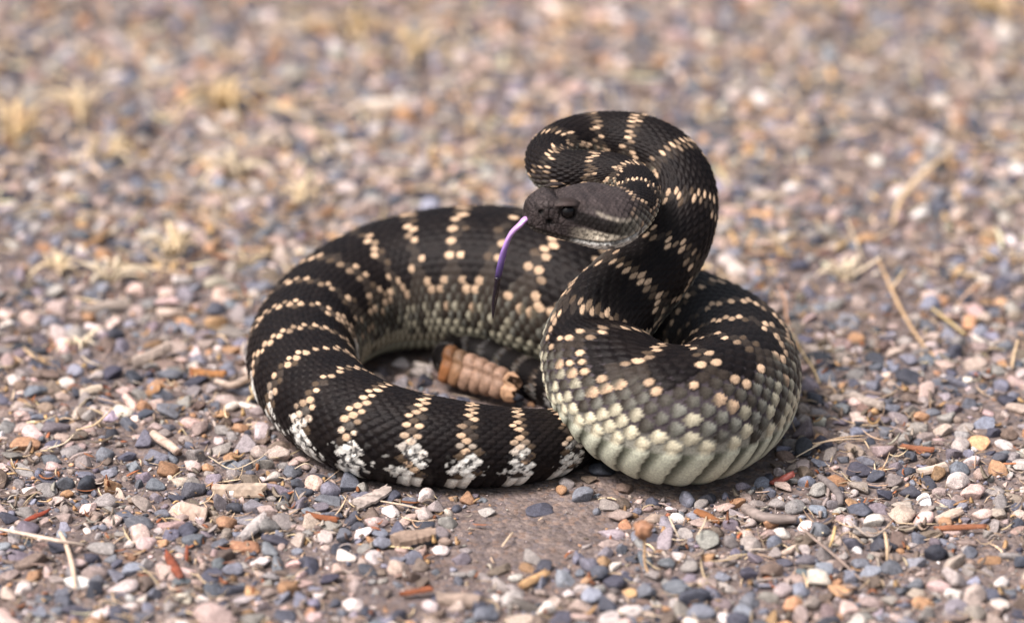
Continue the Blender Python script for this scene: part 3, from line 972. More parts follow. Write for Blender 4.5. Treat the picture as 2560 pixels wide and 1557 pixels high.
def stone_mesh(name, seed, sub, facets=7, rough=0.10):
    r = random.Random(seed)
    bm = bmesh.new()
    bmesh.ops.create_icosphere(bm, subdivisions=sub, radius=1.0)
    planes = []
    for _ in range(facets):
        n_ = Vector((r.gauss(0, 1), r.gauss(0, 1), r.gauss(0, 0.8))).normalized()
        planes.append((n_, r.uniform(0.36, 0.80)))
    off = [r.uniform(0, 50) for _ in range(3)]
    from mathutils import noise as mnoise
    for v in bm.verts:
        p = v.co.copy()
        for n_, d in planes:
            e = p.dot(n_) - d
            if e > 0: p -= n_ * e * 0.9
        k = mnoise.noise(Vector((p.x * 1.3 + off[0], p.y * 1.3 + off[1], p.z * 1.3 + off[2])))
        k2 = mnoise.noise(Vector((p.x * 3.5 + off[1], p.y * 3.5 + off[2], p.z * 3.5 + off[0])))
        v.co = p * (1 + rough * 1.6 * k + rough * 0.6 * k2)
    for f in bm.faces: f.smooth = True
    me = bpy.data.meshes.new(name); bm.to_mesh(me); bm.free()
    return me


def mesh_arrays(me):
    v = np.zeros(len(me.vertices) * 3, np.float32); me.vertices.foreach_get('co', v)
    f = np.zeros(len(me.polygons) * 3, np.int32); me.polygons.foreach_get('vertices', f)
    return v.reshape(-1, 3), f.reshape(-1, 3)


PAL = {   # real-world stone colours
    'blue_grey': ((.165, .176, .212), 0.21),
    'slate': ((.066, .071, .094), 0.12),
    'tan': ((.37, .305, .27), 0.15),
    'pink': ((.47, .365, .325), 0.10),
    'orange': ((.39, .235, .135), 0.055),
    'white': ((.60, .545, .515), 0.065),
    'purple': ((.22, .195, .225), 0.05),
    'brown': ((.17, .13, .105), 0.10),
    'grey': ((.28, .26, .25), 0.19),
}
PK = list(PAL); PWT = np.array([PAL[k][1] for k in PK]); PWT = PWT / PWT.sum()
PCOL = np.array([PAL[k][0] for k in PK])


def jitter(c, n, s=0.22):
    l = np.exp(rng.normal(0, s, (n, 1)))
    return np.clip(c * l * np.exp(rng.normal(0, 0.03, (n, 3))), 0.01, 0.85)


# footprint of the snake, to keep stones from poking through it
foot = c0[:: 12][:, :3]; foot_r = rad[::12]
low_f = (foot[:, 2] < foot_r * 1.7)
foot, foot_r = foot[low_f], foot_r[low_f]
rat_pts = np.array([ra + rax * t for t in np.linspace(-.004, RL + 0.006, 24)])
foot = np.vstack([foot, rat_pts]); foot_r = np.concatenate([foot_r, np.full(24, 0.0062)])


def clear_of_snake(x, y, r, k=0.62):
    ok = np.ones(len(x), bool)
    for i in range(0, len(x), 4000):
        sl_ = slice(i, i + 4000)
        d = np.hypot(x[sl_, None] - foot[None, :, 0], y[sl_, None] - foot[None, :, 1]) - foot_r[None, :] * k
        ok[sl_] = d.min(1) > np.asarray(r)[sl_] * 0.75
    return ok


def bare(x, y):
    """1 where the packed soil shows, 0 in full gravel"""
    b = np.zeros_like(x)
    for (px, py, wx, wy, s) in [(1335, 1312, 245, 108, 1.0), (1470, 1230, 130, 60, .85), (1060, 1500, 180, 45, .85), (1200, 1425, 150, 40, .7), (330, 1120, 200, 55, .65), (2520, 1060, 150, 90, .8), (700, 1420, 260, 60, .45), (2360, 1420, 190, 60, .5), (1500, 1440, 220, 70, .4),
                                (80, 250, 300, 120, .5), (1700, 60, 500, 90, .35), (2450, 560, 260, 90, .5), (1050, 200, 260, 60, .35), (230, 700, 200, 60, .3)]:
        c = at_z(px, py, 0)
        sx = wx * PX; sy = wy * PX / 0.42
        b = np.maximum(b, s * np.exp(-(((x - c[0]) / sx) ** 2 + ((y - c[1]) / sy) ** 2 + 0.9 * (fbm(x * 55, y * 40, 31, 2) - 0.5)).clip(0) ** 3))
    b = np.maximum(b, 0.75 * sstep(0.62, 0.74, fbm(x * 13 + 9, y * 9 + 4, 77, 3)))
    return np.clip(b, 0, 1)


# --- named pebbles traced from the photograph: px, py, width px, height ratio, colour, label
HAND = [
    (419, 1016, 78, .62, 'blue_grey', 'large rounded slate-blue pebble beside a small orange one, left of the coil'),
    (359, 1007, 44, .8, 'orange', 'angular orange pebble touching a large slate-blue pebble'),
    (551, 1031, 46, .6, 'orange', 'yellowish block-shaped pebble left of the coil'),
    (598, 1064, 48, .45, 'orange', 'flat orange-brown pebble close to the left side of the coil'),
    (646, 1120, 56, .75, 'tan', 'round pale speckled pebble against the lower left of the coil'),
    (574, 1139, 42, .75, 'orange', 'cube-like orange pebble near a pale speckled round one'),
    (517, 1165, 38, .8, 'orange', 'small rust-orange pebble in front of the broken twig'),
    (386, 1135, 68, .4, 'blue_grey', 'long flat blue-grey stone lying beside the broken twig'),
    (66, 1104, 76, .45, 'orange', 'flat oval rust-coloured stone at the edge of the gravel'),
    (33, 935, 52, .65, 'white', 'pale grey-white wedge-shaped stone among blue pebbles'),
    (160, 939, 46, .7, 'white', 'pitted bluish-white pebble beside a dark slate one'),
    (153, 977, 46, .6, 'tan', 'smooth beige oval pebble beside purple-grey stones'),
    (213, 942, 36, .7, 'slate', 'small dark slate pebble beside a pitted whitish one'),
    (741, 1203, 44, .75, 'slate', 'near-black angular pebble right under the front coil'),
    (790, 1189, 60, .4, 'slate', 'flat dark slate chip in front of the coil'),
    (752, 1229, 56, .4, 'slate', 'long charcoal stone in front of the dark angular pebble'),
    (438, 1240, 44, .7, 'slate', 'dark navy pebble beside a dusty pink one'),
    (390, 1238, 38, .7, 'purple', 'dusty pink-purple pebble beside a navy one'),
    (362, 1356, 52, .7, 'pink', 'triangular salmon stone standing beside a white flake'),
    (322, 1354, 28, .8, 'white', 'small bright white flake beside a salmon stone'),
    (263, 1362, 74, .38, 'grey', 'long flat grey stone behind the white flake'),
    (2019, 961, 58, .8, 'purple', 'violet-grey lumpy stone touching the right side of the coil'),
    (2008, 1020, 40, .9, 'tan', 'tan upright stone below the violet-grey one'),
    (2052, 1053, 34, .8, 'white', 'small bright white stone right of the coil'),
    (1918, 1221, 34, .9, 'blue_grey', 'small pale blue crystalline pebble in front of the right bulge'),
    (1889, 1251, 58, .65, 'grey', 'smooth grey-tan egg-shaped pebble in front of the right bulge'),
    (1942, 1246, 50, .75, 'grey', 'middle of three smooth grey pebbles in front of the right bulge'),
    (1983, 1254, 50, .8, 'grey', 'round grey pebble beside two others, above the curved dark twig'),
    (1846, 1247, 44, .55, 'orange', 'smooth ochre pebble beside a grey-tan egg-shaped one'),
    (2047, 1309, 48, .75, 'blue_grey', 'teal-blue smooth pebble at the end of the curved dark twig'),
    (1953, 1317, 50, .65, 'white', 'white pebble with a pink tint, below the curved dark twig'),
    (2249, 1273, 66, .65, 'pink', 'large flat pink stone beside a white one'),
    (2187, 1289, 50, .7, 'white', 'chalky white stone touching a large pink one'),
    (2209, 1229, 54, .6, 'slate', 'dark blue rounded stone above the chalky white one'),
    (2277, 1222, 58, .5, 'slate', 'dark stone flecked with white, above the large pink one'),
    (2087, 1194, 70, .42, 'orange', 'yellow-tan slab of stone near the red leaf'),
    (2205, 1119, 92, .42, 'grey', 'broad speckled grey-white flat stone under the straw blades'),
    (2144, 1163, 68, .55, 'slate', 'mottled charcoal-brown rounded stone below the broad flat one'),
    (2236, 1159, 42, .65, 'purple', 'lilac-white rounded pebble beside a mottled charcoal stone'),
    (2393, 1160, 56, .85, 'blue_grey', 'blue-grey rounded stone beside a white jagged one'),
    (2433, 1147, 40, .8, 'white', 'jagged white pebble touching a blue-grey stone'),
    (2450, 1178, 44, .85, 'pink', 'round peach-coloured pebble below a jagged white one'),
    (1740, 1474, 74, .72, 'slate', 'big navy stone alone in the front gravel'),
    (1872, 1486, 52, .6, 'blue_grey', 'smooth blue pebble beside the big navy stone'),
    (1885, 1383, 52, .6, 'purple', 'bluish-purple pebble in front of the white pink-tinted one'),
    (2301, 1040, 42, .7, 'orange', 'round orange pebble with straw across it, right of the coil'),
    (2108, 1018, 50, .55, 'blue_grey', 'blue wedge-shaped stone right of the violet-grey one'),
    (2225, 1018, 54, .7, 'blue_grey', 'blue-grey angular stone beside a grey slab of bark'),
    (2411, 1287, 34, .8, 'purple', 'small round mauve pebble near the large pink stone'),
    (535, 1527, 118, .5, 'pink', 'broad pale pink slab in the blurred front gravel'),
    (940, 1388, 42, .75, 'white', 'round cream-white pebble in front of the squared block of wood'),
    (795, 1490, 40, .8, 'white', 'egg-shaped cream pebble in the blurred front gravel'),
    (145, 757, 74, .6, 'pink', 'pale pink flat stone on the gravel behind, left of the coil'),
    (2130, 1250, 44, .45, 'orange', 'straw-yellow chip of stone beside the dark blue rounded stone'),
    (500, 1290, 40, .7, 'white', 'dull white pebble behind the pale piece of wood'),
    (1470, 1195, 40, .6, 'brown', 'dark brown pebble in the shade under the right bulge'),
    (1415, 1205, 44, .6, 'grey', 'smooth grey pebble between the two coils'),
    (1500, 1165, 62, .6, 'slate', 'blue-black oval pebble tucked under the left of the bulge'),
    (1630, 1245, 44, .7, 'slate', 'dark grey pebble in front of the bulge by bare soil'),
    (1560, 1216, 42, .7, 'brown', 'dull brown pebble pressed against the bulge'),
    (1345, 1268, 70, .3, 'slate', 'flat dark sliver of stone lying on the bare soil'),
]
VAR = [stone_mesh('pebble', 100 + k, 3, 8 + (k % 4), 0.06 + 0.02 * (k % 3)) for k in range(14)]
for me in VAR: me.materials.append(M_pebble)
occ = []     # (x, y, r) of placed stones


def place_pebble(x, y, wd, hr, colr_, label, group=None, k=None, rz=None, sink=0.30):
    o = bpy.data.objects.new('pebble', VAR[rng.integers(len(VAR)) if k is None else k])
    col.objects.link(o)
    a = wd / 2 * 1.22
    b_ = a * rng.uniform(0.68, 0.95)
    hh = a * hr * 0.85
    z = float(ground_h(x, y))
    o.location = (x, y, z + hh * (1 - 2 * sink) * 0.9)
    o.scale = (a, b_, hh)
    o.rotation_euler = (rng.normal(0, .14), rng.normal(0, .14), rng.uniform(-0.5, 0.5) if rz is None else rz)
    o.color = tuple(colr_) + (1,)
    tag(o, label, 'pebble', group)
    occ.append((x, y, 0.5 * (a + b_)))
    return o


for (px, py, wd, hr, cn, lab) in HAND:
    hgt = wd * hr * PX
    p = at_z(px, py, hgt * 0.42)
    c = jitter(np.array(PAL[cn][0]), 1, 0.08)[0]
    place_pebble(p[0], p[1], wd * PX * 1.04, hr, c, lab)

# --- larger loose pebbles scattered in the gravel: individuals in look-alike sets
MARKS = [(419, 1016, 'the large slate-blue pebble'), (410, 1105, 'the broken twig'), (66, 1104, 'the flat rust-coloured stone'), (33, 935, 'the wedge-shaped whitish stone'), (600, 1207, 'the curled tan husk'),
         (741, 1203, 'the near-black angular pebble'), (640, 1310, 'the silvery piece of wood'), (434, 1409, 'the rusty red leaf sliver'), (90, 1288, 'the red leaf sliver'), (535, 1527, 'the broad pale pink slab'),
         (795, 1490, 'the egg-shaped cream pebble'), (1034, 1342, 'the squared block of wood'), (930, 1240, 'the pale splintered bark chip'), (1150, 1492, 'the blurred brown bark strip'), (1345, 1268, 'the dark sliver on bare soil'),
         (1610, 1370, 'the dried flower stalk'), (1740, 1474, 'the big navy stone'), (1924, 1286, 'the curved dark grey twig'), (1951, 1192, 'the folded red leaf'), (2019, 961, 'the violet-grey lumpy stone'),
         (2205, 1119, 'the broad flat stone under straw'), (2249, 1273, 'the large pink stone'), (2393, 1160, 'the blue-grey rounded stone'), (2301, 1040, 'the round orange pebble'), (2100, 1400, 'the long slanting brown stalk'),
         (2300, 850, 'the forked brown stalk'), (2310, 450, 'the bent straw stem'), (1968, 800, 'the curved reddish stalk'), (145, 757, 'the pale pink flat stone'), (273, 700, 'the upright sparse grass tuft'), (435, 640, 'the golden brown grass tuft'),
         (370, 880, 'the weathered splinter of wood'), (560, 420, 'the short yellowish grass tuft'), (960, 257, 'the blurred pale stick of wood'), (2400, 1312, 'the long rusty bark strip'), (180, 1400, 'the blurred pale straw')]
MXY = np.array([at_z(m_[0], m_[1], 0)[:2] for m_ in MARKS])
CNAME = {'blue_grey': 'blue-grey', 'slate': 'slate', 'tan': 'tan', 'pink': 'pink', 'orange': 'orange-brown', 'white': 'whitish', 'purple': 'purple-grey', 'brown': 'brown', 'grey': 'plain grey'}


def pebble_label(key, hr, c, x, y):
    lum = float(np.mean(c)); base = float(np.mean(PAL[key][0]))
    tone = 'pale ' if lum > base * 1.12 else ('dark ' if lum < base * 0.88 else '')
    shape = 'flat' if hr < .57 else ('rounded' if hr < .72 else 'stout')
    k_ = int(np.argmin(np.hypot(MXY[:, 0] - x, MXY[:, 1] - y)))
    return '%s%s %s pebble lying near %s' % (tone, CNAME[key], shape, MARKS[k_][2])


cnt = 0; tries = 0
while cnt < 225 and tries < 20000:
    tries += 1
    px = rng.uniform(-20, 2580); py = rng.uniform(880, 1575) if rng.random() < 0.82 else rng.uniform(350, 880)
    p = at_z(px, py, 0.001)
    wd = rng.uniform(36, 60) * PX
    if rng.random() < 0.95 * bare(np.array([p[0]]), np.array([p[1]]))[0]: continue
    if not clear_of_snake(np.array([p[0]]), np.array([p[1]]), np.array([wd / 2]), 0.8)[0]: continue
    oc = np.array(occ)
    if (np.hypot(oc[:, 0] - p[0], oc[:, 1] - p[1]) < (oc[:, 2] + wd / 2) * 0.95).any(): continue
    kk = rng.choice(len(PK), p=PWT)
    hr_ = rng.uniform(.42, .85); cc_ = jitter(PCOL[kk], 1, 0.18)[0]
    place_pebble(p[0], p[1], wd, hr_, cc_, pebble_label(PK[kk], hr_, cc_, p[0], p[1]), 'loose ' + PK[kk].replace('_', '-') + ' pebbles in the gravel', rz=rng.uniform(-1.2, 1.2))
    cnt += 1

# --- the rest of the gravel: one object nobody could count
occ_a = np.array(occ)


def darts(n, x0, x1, y0, y1, rmin, rmax, have, minf, power=1.0, rotmask=True):
    """random stones, larger first, kept apart by minf*(r1+r2); grid-accelerated"""
    x = rng.uniform(x0, x1, n); y = rng.uniform(y0, y1, n)
    r = rmin + (rmax - rmin) * rng.random(n) ** power
    o = np.argsort(-r); x, y, r = x[o], y[o], r[o]
    keep = rng.random(n) > 1.02 * bare(x, y)
    keep &= clear_of_snake(x, y, r)
    x, y, r = x[keep], y[keep], r[keep]
    cell = 0.008
    grid = {}
    out = []
    for (hx, hy, hr_) in have:
        grid.setdefault((int(hx // cell), int(hy // cell)), []).append((hx, hy, hr_))
    for i in range(len(x)):
        cx, cy = int(x[i] // cell), int(y[i] // cell)
        bad = False
        for gx_ in (cx - 1, cx, cx + 1):
            for gy_ in (cy - 1, cy, cy + 1):
                for (hx, hy, hr_) in grid.get((gx_, gy_), ()):
                    m_ = (hr_ + r[i]) * minf
                    if (hx - x[i]) ** 2 + (hy - y[i]) ** 2 < m_ * m_:
                        bad = True; break
                if bad: break
            if bad: break
        if not bad:
            grid.setdefault((cx, cy), []).append((x[i], y[i], r[i])); out.append((x[i], y[i], r[i]))
    return np.array(out)


def rot_mats(n, tilt):
    az = rng.uniform(0, 2 * math.pi, n); tx = rng.normal(0, tilt, n); ty = rng.normal(0, tilt, n)
    ca, sa = np.cos(az), np.sin(az); z = np.zeros(n); o = np.ones(n)
    Rz = np.stack([ca, -sa, z, sa, ca, z, z, z, o], -1).reshape(-1, 3, 3)
    cx, sx = np.cos(tx), np.sin(tx)
    Rx = np.stack([o, z, z, z, cx, -sx, z, sx, cx], -1).reshape(-1, 3, 3)
    cy, sy = np.cos(ty), np.sin(ty)
    Ry = np.stack([cy, z, sy, z, o, z, -sy, z, cy], -1).reshape(-1, 3, 3)
    return Rx @ Ry @ Rz


def stones(name, XYR, sub, label, lift=0.0, bright=1.0, nvar=10, seed=500):
    var = [mesh_arrays(stone_mesh('tmp', seed + k, sub, 8 + k % 4, 0.07)) for k in range(nvar)]
    n = len(XYR)
    ki = rng.integers(nvar, size=n)
    sc = np.stack([XYR[:, 2] * rng.uniform(1.15, 1.75, n), XYR[:, 2] * rng.uniform(0.75, 1.2, n), XYR[:, 2] * rng.uniform(0.40, 0.95, n)], -1)
    Rm = rot_mats(n, 0.22)
    ck = rng.choice(len(PK), size=n, p=PWT)
    cl = jitter(PCOL[ck], n, 0.25) * bright
    gz = ground_h(XYR[:, 0], XYR[:, 1])
    Vs, Fs, Cs = [], [], []
    o = 0
    for k in range(nvar):
        idx = np.where(ki == k)[0]
        v, f = var[k]
        vv = np.einsum('nij,nkj->nki', Rm[idx], v[None] * sc[idx][:, None, :])
        pos = np.stack([XYR[idx, 0], XYR[idx, 1], gz[idx] + sc[idx, 2] * rng.uniform(0.05, 0.55, len(idx)) + lift * rng.random(len(idx))], -1)
        vv = vv + pos[:, None, :]
        Vs.append(vv.reshape(-1, 3))
        Fs.append((f[None] + (o + np.arange(len(idx)) * len(v))[:, None, None]).reshape(-1, 3))
        Cs.append(np.repeat(cl[idx], len(v), 0))
        o += len(idx) * len(v)
    ob = link(name, np_mesh(name, np.vstack(Vs), np.vstack(Fs), np.vstack(Cs)), M_gravel)
    return tag(ob, label, 'gravel', kind='stuff')


# in and close around the frame
fx0, fx1, fy0, fy1 = -0.27, 0.27, -0.20, 0.50
g1 = darts(95000, fx0, fx1, fy0, fy1, .0006, .0047, occ, 0.80, 3.4)
near = g1[g1[:, 1] < 0.17]; farr = g1[g1[:, 1] >= 0.17]
big = near[near[:, 2] > 0.0027]; sml = near[near[:, 2] <= 0.0027]
stones('gravel', big, 3, 'mixed blue-grey, tan and orange gravel around the coiled snake')
sf = np.vstack([sml, farr]); tiny = sf[sf[:, 2] < 0.00125]; sf = sf[sf[:, 2] >= 0.00125]
stones('fine_gravel', sf, 2, 'finer mixed gravel filling in between the pebbles and behind the snake')
# grit
gn = 9500
gg = np.stack([rng.uniform(fx0, fx1, gn), fy0 + (0.42) * rng.random(gn) ** 1.3, 0.00022 + 0.0006 * rng.random(gn) ** 2.5], -1)
gg = gg[clear_of_snake(gg[:, 0], gg[:, 1], gg[:, 2], 0.7) & (rng.random(len(gg)) > 0.7 * bare(gg[:, 0], gg[:, 1]))]
gg = np.vstack([gg, tiny])
stones('grit', gg, 1, 'sand-sized grit scattered on the packed soil', 0.0003, 1.05)
# outside the frame, coarser meshes
g2 = np.vstack([darts(46000, -0.48, 0.48, -0.36, 0.78, .0011, .0045, [], 0.85, 2.4), darts(20000, -1.0, 1.0, -0.55, 1.25, .0022, .0048, [], 0.9, 1.6)])
g2 = g2[(g2[:, 0] < fx0) | (g2[:, 0] > fx1) | (g2[:, 1] < fy0) | (g2[:, 1] > fy1)]
stones('outer_gravel', g2, 1, 'mixed gravel spreading away over the open ground beyond the snake')
print('stones', len(g1), len(big), len(gg), len(g2))

# ------------------------------------------------------------------ plant litter


def shreds(name, n, box, kinds, label, lift=0.002):
    """many small curved splinters and needles as one object"""
    x = rng.uniform(box[0], box[1], n); y = rng.uniform(box[2], box[3], n)
    ok = clear_of_snake(x, y, np.full(n, .003), 0.85) & (rng.random(n) > 0.9 * bare(x, y))
    x, y = x[ok], y[ok]; n = len(x)
    wts = np.array([k[0] for k in kinds]); ki = rng.choice(len(kinds), size=n, p=wts / wts.sum())
    K = np.array([[k[1], k[2], k[3], k[4], k[5]] for k in kinds])[ki]      # lmin lmax wmin wmax thick ratio
    L_ = K[:, 0] + (K[:, 1] - K[:, 0]) * rng.random(n) ** 1.5
    Wd = K[:, 2] + (K[:, 3] - K[:, 2]) * rng.random(n)
    Th = Wd * K[:, 4]
    cl = jitter(np.array([k[6] for k in kinds])[ki], n, 0.25)
    az = rng.uniform(0, math.pi * 2, n)
    el = rng.normal(0.03, 0.12, n)
    bend = rng.normal(0, 0.35, n)
    m = 5
    t = np.linspace(-0.5, 0.5, m)[None, :]
    ang = az[:, None] + bend[:, None] * t * 2
    dx = np.cos(ang); dy = np.sin(ang)
    cx = x[:, None] + np.cumsum(dx, 1) * (L_ / m)[:, None]; cy = y[:, None] + np.cumsum(dy, 1) * (L_ / m)[:, None]
    cz = ground_h(x, y)[:, None] + (lift * (0.4 + rng.random(n)))[:, None] + np.sin(el)[:, None] * t * L_[:, None] + 0.0015 * rng.normal(0, 1, (n, 1)) * t ** 2 * 4
    tap = np.array([0.45, 0.95, 1.0, 0.9, 0.35])[None, :]
    sx, sy = -dy, dx
    hw_ = (Wd[:, None] * tap / 2); ht_ = (Th[:, None] * tap / 2)
    V_ = np.zeros((n, m, 4, 3))
    for q_, (u, v) in enumerate([(1, 0), (0, 1), (-1, 0), (0, -1)]):
        V_[:, :, q_, 0] = cx + sx * hw_ * u
        V_[:, :, q_, 1] = cy + sy * hw_ * u
        V_[:, :, q_, 2] = cz + ht_ * v
    base = np.arange(n)[:, None, None] * (m * 4)
    f = []
    for i in range(m - 1):
        for q_ in range(4):
            f.append([i * 4 + q_, (i + 1) * 4 + q_, (i + 1) * 4 + (q_ + 1) % 4, i * 4 + (q_ + 1) % 4])
    f.append([0, 1, 2, 3]); f.append([(m - 1) * 4 + 3, (m - 1) * 4 + 2, (m - 1) * 4 + 1, (m - 1) * 4])
    F_ = (np.array(f)[None] + base).reshape(-1, 4)
    o = link(name, np_mesh(name, V_.reshape(-1, 3), F_, np.repeat(cl, m * 4, 0)), M_litter)
    return tag(o, label, 'plant litter', kind='stuff')


KB = [  # weight, length range, width range, thickness ratio, colour
    (3.0, .003, .013, .0008, .0024, .35, (.19, .145, .115)),
    (1.6, .004, .013, .0008, .0020, .30, (.33, .28, .24)),
    (1.0, .003, .010, .0008, .0020, .30, (.27, .105, .05)),
    (1.8, .006, .022, .0004, .0009, .8, (.56, .43, .28)),
    (1.0, .005, .016, .0003, .0007, .8, (.42, .30, .20)),
    (1.0, .003, .008, .0010, .0022, .25, (.40, .25, .12)),
]
shreds('bark_litter', 5200, (-.27, .27, -.20, .20), KB, 'small shreds of bark, needles and straw scattered through the gravel')
KS = [(2.0, .008, .030, .0006, .0016, .7, (.60, .47, .30)), (1.2, .006, .02, .001, .003, .4, (.50, .40, .30)), (0.7, .006, .02, .001, .003, .35, (.25, .15, .09)), (1.0, .006, .018, .001, .003, .4, (.55, .36, .18))]
shreds('straw_litter', 2400, (-.30, .30, .13, .50), KS, 'dry straw and chaff strewn over the gravel behind the snake', 0.004)


def gp(px, py, lift=0.0):
    p = at_z(px, py, lift)
    p = at_z(px, py, float(ground_h(p[0], p[1])) + lift)
    return p


def rod(name, pts, radii, color, label, cat, mat, group=None, parent=None, flat=0.8, n=6, seg=8):
    me = tube(name, pts, radii, None, None, None, seg, flat, n)
    o = link(name, me, mat, parent)
    o.color = tuple(color) + (1,)
    if label: tag(o, label, cat, group)
    return o


STRAW = (.62, .47, .29); PSTR = (.66, .55, .40); BRN = (.20, .15, .115); GRY = (.34, .29, .25); RUST = (.30, .10, .05)
# stems and blades traced from the photograph: points (px, py, lift in mm), radius px, colour, name, label
STEMS = [
    ([(2385, 375, 9), (2330, 415, 12), (2285, 455, 10), (2250, 500, 6), (2232, 562, 1)], 6.5, STRAW, 'dry_straw', 'thick bent straw stem leaning over the gravel far right of the head'),
    ([(2130, 690, 6), (2170, 665, 10), (2205, 640, 14)], 5, PSTR, 'dry_straw', 'short pale straw end joined to the forked stalk'),
    ([(2195, 648, 14), (2215, 690, 9), (2228, 722, 6), (2262, 790, 3), (2300, 850, 2), (2335, 890, 1)], 5, (.48, .33, .19), 'dry_stalk', 'forked brown stalk running down through the gravel right of the coil'),
    ([(2228, 722, 6), (2245, 700, 9), (2262, 676, 12)], 3.5, STRAW, 'dry_straw', 'thin straw spur forking from the brown stalk'),
    ([(2115, 545, 12), (2138, 600, 6), (2160, 655, 2)], 2.5, PSTR, 'dry_straw', 'fine pale straw blade standing behind the forked stalk'),
    ([(1945, 710, 7), (1962, 745, 6), (1968, 800, 3), (1985, 830, 1)], 3.5, (.45, .27, .17), 'dry_stalk', 'curved reddish stalk close behind the right bulge'),
    ([(2330, 770, 5), (2375, 805, 3), (2412, 835, 1)], 4, (.55, .42, .20), 'dry_straw', 'yellowish straw piece lying right of the brown stalk'),
    ([(1978, 1104, 1), (2040, 1108, 2.5), (2100, 1094, 3.5), (2162, 1088, 2)], 3, (.58, .42, .27), 'dry_straw', 'long tan straw blade, straight, lying beside the right bulge'),
    ([(2010, 1130, 1), (2050, 1107, 3), (2110, 1098, 4), (2166, 1097, 2)], 2.6, (.62, .47, .32), 'dry_straw', 'curved tan straw blade crossing below the straight one'),
    ([(1990, 1142, 1), (2030, 1120, 3), (2062, 1104, 2)], 2.0, PSTR, 'dry_straw', 'short thin straw blade beside the curved one'),
    ([(1985, 838, 2), (2005, 880, 5), (2035, 925, 4), (2050, 960, 1)], 2.6, (.50, .38, .2), 'dry_straw', 'bent straw blade above the violet-grey stone'),
    ([(150, 1330, 2), (165, 1360, 4), (182, 1420, 4), (188, 1470, 2)], 6, (.62, .48, .36), 'dry_straw', 'blurred pale straw stem in the front gravel'),
    ([(0, 1322, 4), (80, 1338, 6), (150, 1352, 6), (210, 1362, 2)], 6, (.62, .5, .4), 'dry_straw', 'long blurred pale stem crossing the front gravel'),
    ([(190, 1075, 3), (235, 1062, 4), (262, 1040, 5), (282, 1018, 3)], 3.0, STRAW, 'dry_straw', 'curved straw blade left of the broken twig'),
    ([(118, 1122, 2), (160, 1108, 4), (185, 1086, 4)], 2.5, PSTR, 'dry_straw', 'short pale straw blade beside the flat rust-coloured stone'),
    ([(205, 890, 3), (225, 905, 4), (255, 915, 2)], 2.5, PSTR, 'dry_straw', 'tiny pale straw blade above the dark slate pebble'),
    ([(58, 870, 3), (82, 890, 6), (105, 905, 3), (128, 912, 1)], 4, (.5, .36, .22), 'dry_straw', 'curled brown blade beside a white sliver'),
    ([(2230, 1310, 2), (2175, 1340, 4), (2120, 1300, 6)], 3, (.36, .3, .25), 'dry_stalk', 'thin grey stalk in front of the chalky white stone'),
    ([(2000, 1316, 7), (2040, 1350, 4), (2095, 1395, 3), (2155, 1450, 2)], 3.5, (.30, .23, .19), 'dry_stalk', 'long thin brown stalk slanting through the front gravel'),
    ([(2088, 1315, 8), (2082, 1345, 5), (2072, 1372, 1)], 4, (.6, .42, .2), 'dry_straw', 'upright yellow straw in front of the teal pebble'),
    ([(2212, 1330, 9), (2218, 1365, 6), (2218, 1402, 1)], 4.5, (.62, .46, .3), 'dry_straw', 'upright blurred straw in front of the large pink stone'),
    ([(1672, 1290, 3), (1682, 1312, 5), (1698, 1345, 1)], 2.4, PSTR, 'dry_straw', 'thin pale straw near the dry seed head'),
    ([(1745, 1335, 5), (1760, 1310, 5), (1766, 1290, 2)], 2.4, PSTR, 'dry_straw', 'thin pale straw right of the dry seed head'),
    ([(1255, 1365, 1), (1270, 1345, 2.5), (1282, 1330, 1.5)], 3, (.6, .47, .33), 'dry_straw', 'short straw lying on the bare soil'),
    ([(1345, 1300, 1), (1352, 1296, 1.5), (1357, 1292, 1)], 2, (.6, .47, .33), 'dry_straw', 'tiny straw beside the flat dark sliver of stone'),
    ([(952, 1252, 2), (1010, 1262, 3), (1065, 1275, 2)], 3, (.5, .4, .3), 'dry_straw', 'thin tan straw lying in front of the front coil'),
    ([(2160, 1360, 3), (2120, 1330, 6), (2085, 1352, 2)], 2.4, (.4, .3, .2), 'dry_stalk', 'small crooked stalk beside the upright yellow straw'),
    ([(2460, 700, 7), (2420, 730, 5), (2390, 765, 2)], 3, (.55, .36, .22), 'dry_straw', 'rusty straw piece far right behind the coil'),
    ([(2545, 850, 9), (2535, 885, 5), (2530, 920, 1)], 3.5, STRAW, 'dry_straw', 'upright straw stub at the far right'),
    ([(520, 1140, 0.8), (585, 1172, 2), (640, 1150, 3.5), (668, 1132, 2)], 1.8, (.6, .5, .36), 'dry_straw', 'hair-thin straw arching beside the cube-like orange pebble'),
    ([(735, 1172, 2), (765, 1158, 4), (792, 1172, 1)], 1.8, (.6, .5, .36), 'dry_straw', 'hair-thin straw arching under the front coil'),
    ([(1130, 985, 2), (1170, 992, 5), (1200, 1000, 2)], 1.8, (.3, .24, .18), 'dry_straw', 'dark thin straw inside the coil beside the rattle'),
]
shoots = []; fork = None
for pts, rp, c, nm, lab in STEMS:
    P_ = [gp(px, py, (l + 0.6) * .001) for px, py, l in pts]
    m = len(P_)
    rr = [rp * PX * (0.55 + 0.45 * math.sin(math.pi * (0.2 + 0.7 * i / (m - 1)))) for i in range(m)]
    if 'forked brown stalk' in lab:
        fork = rod(nm, P_, rr, c, lab, 'stalk', M_straw)
    elif 'joined to the forked' in lab or 'spur forking' in lab:
        shoots.append((P_, rr, c))
    else:
        rod(nm, P_, rr, c, lab, 'straw' if 'straw' in nm else 'stalk', M_straw)
for P_, rr, c in shoots: rod('side_shoot', P_, rr, c, None, None, M_straw, parent=fork)
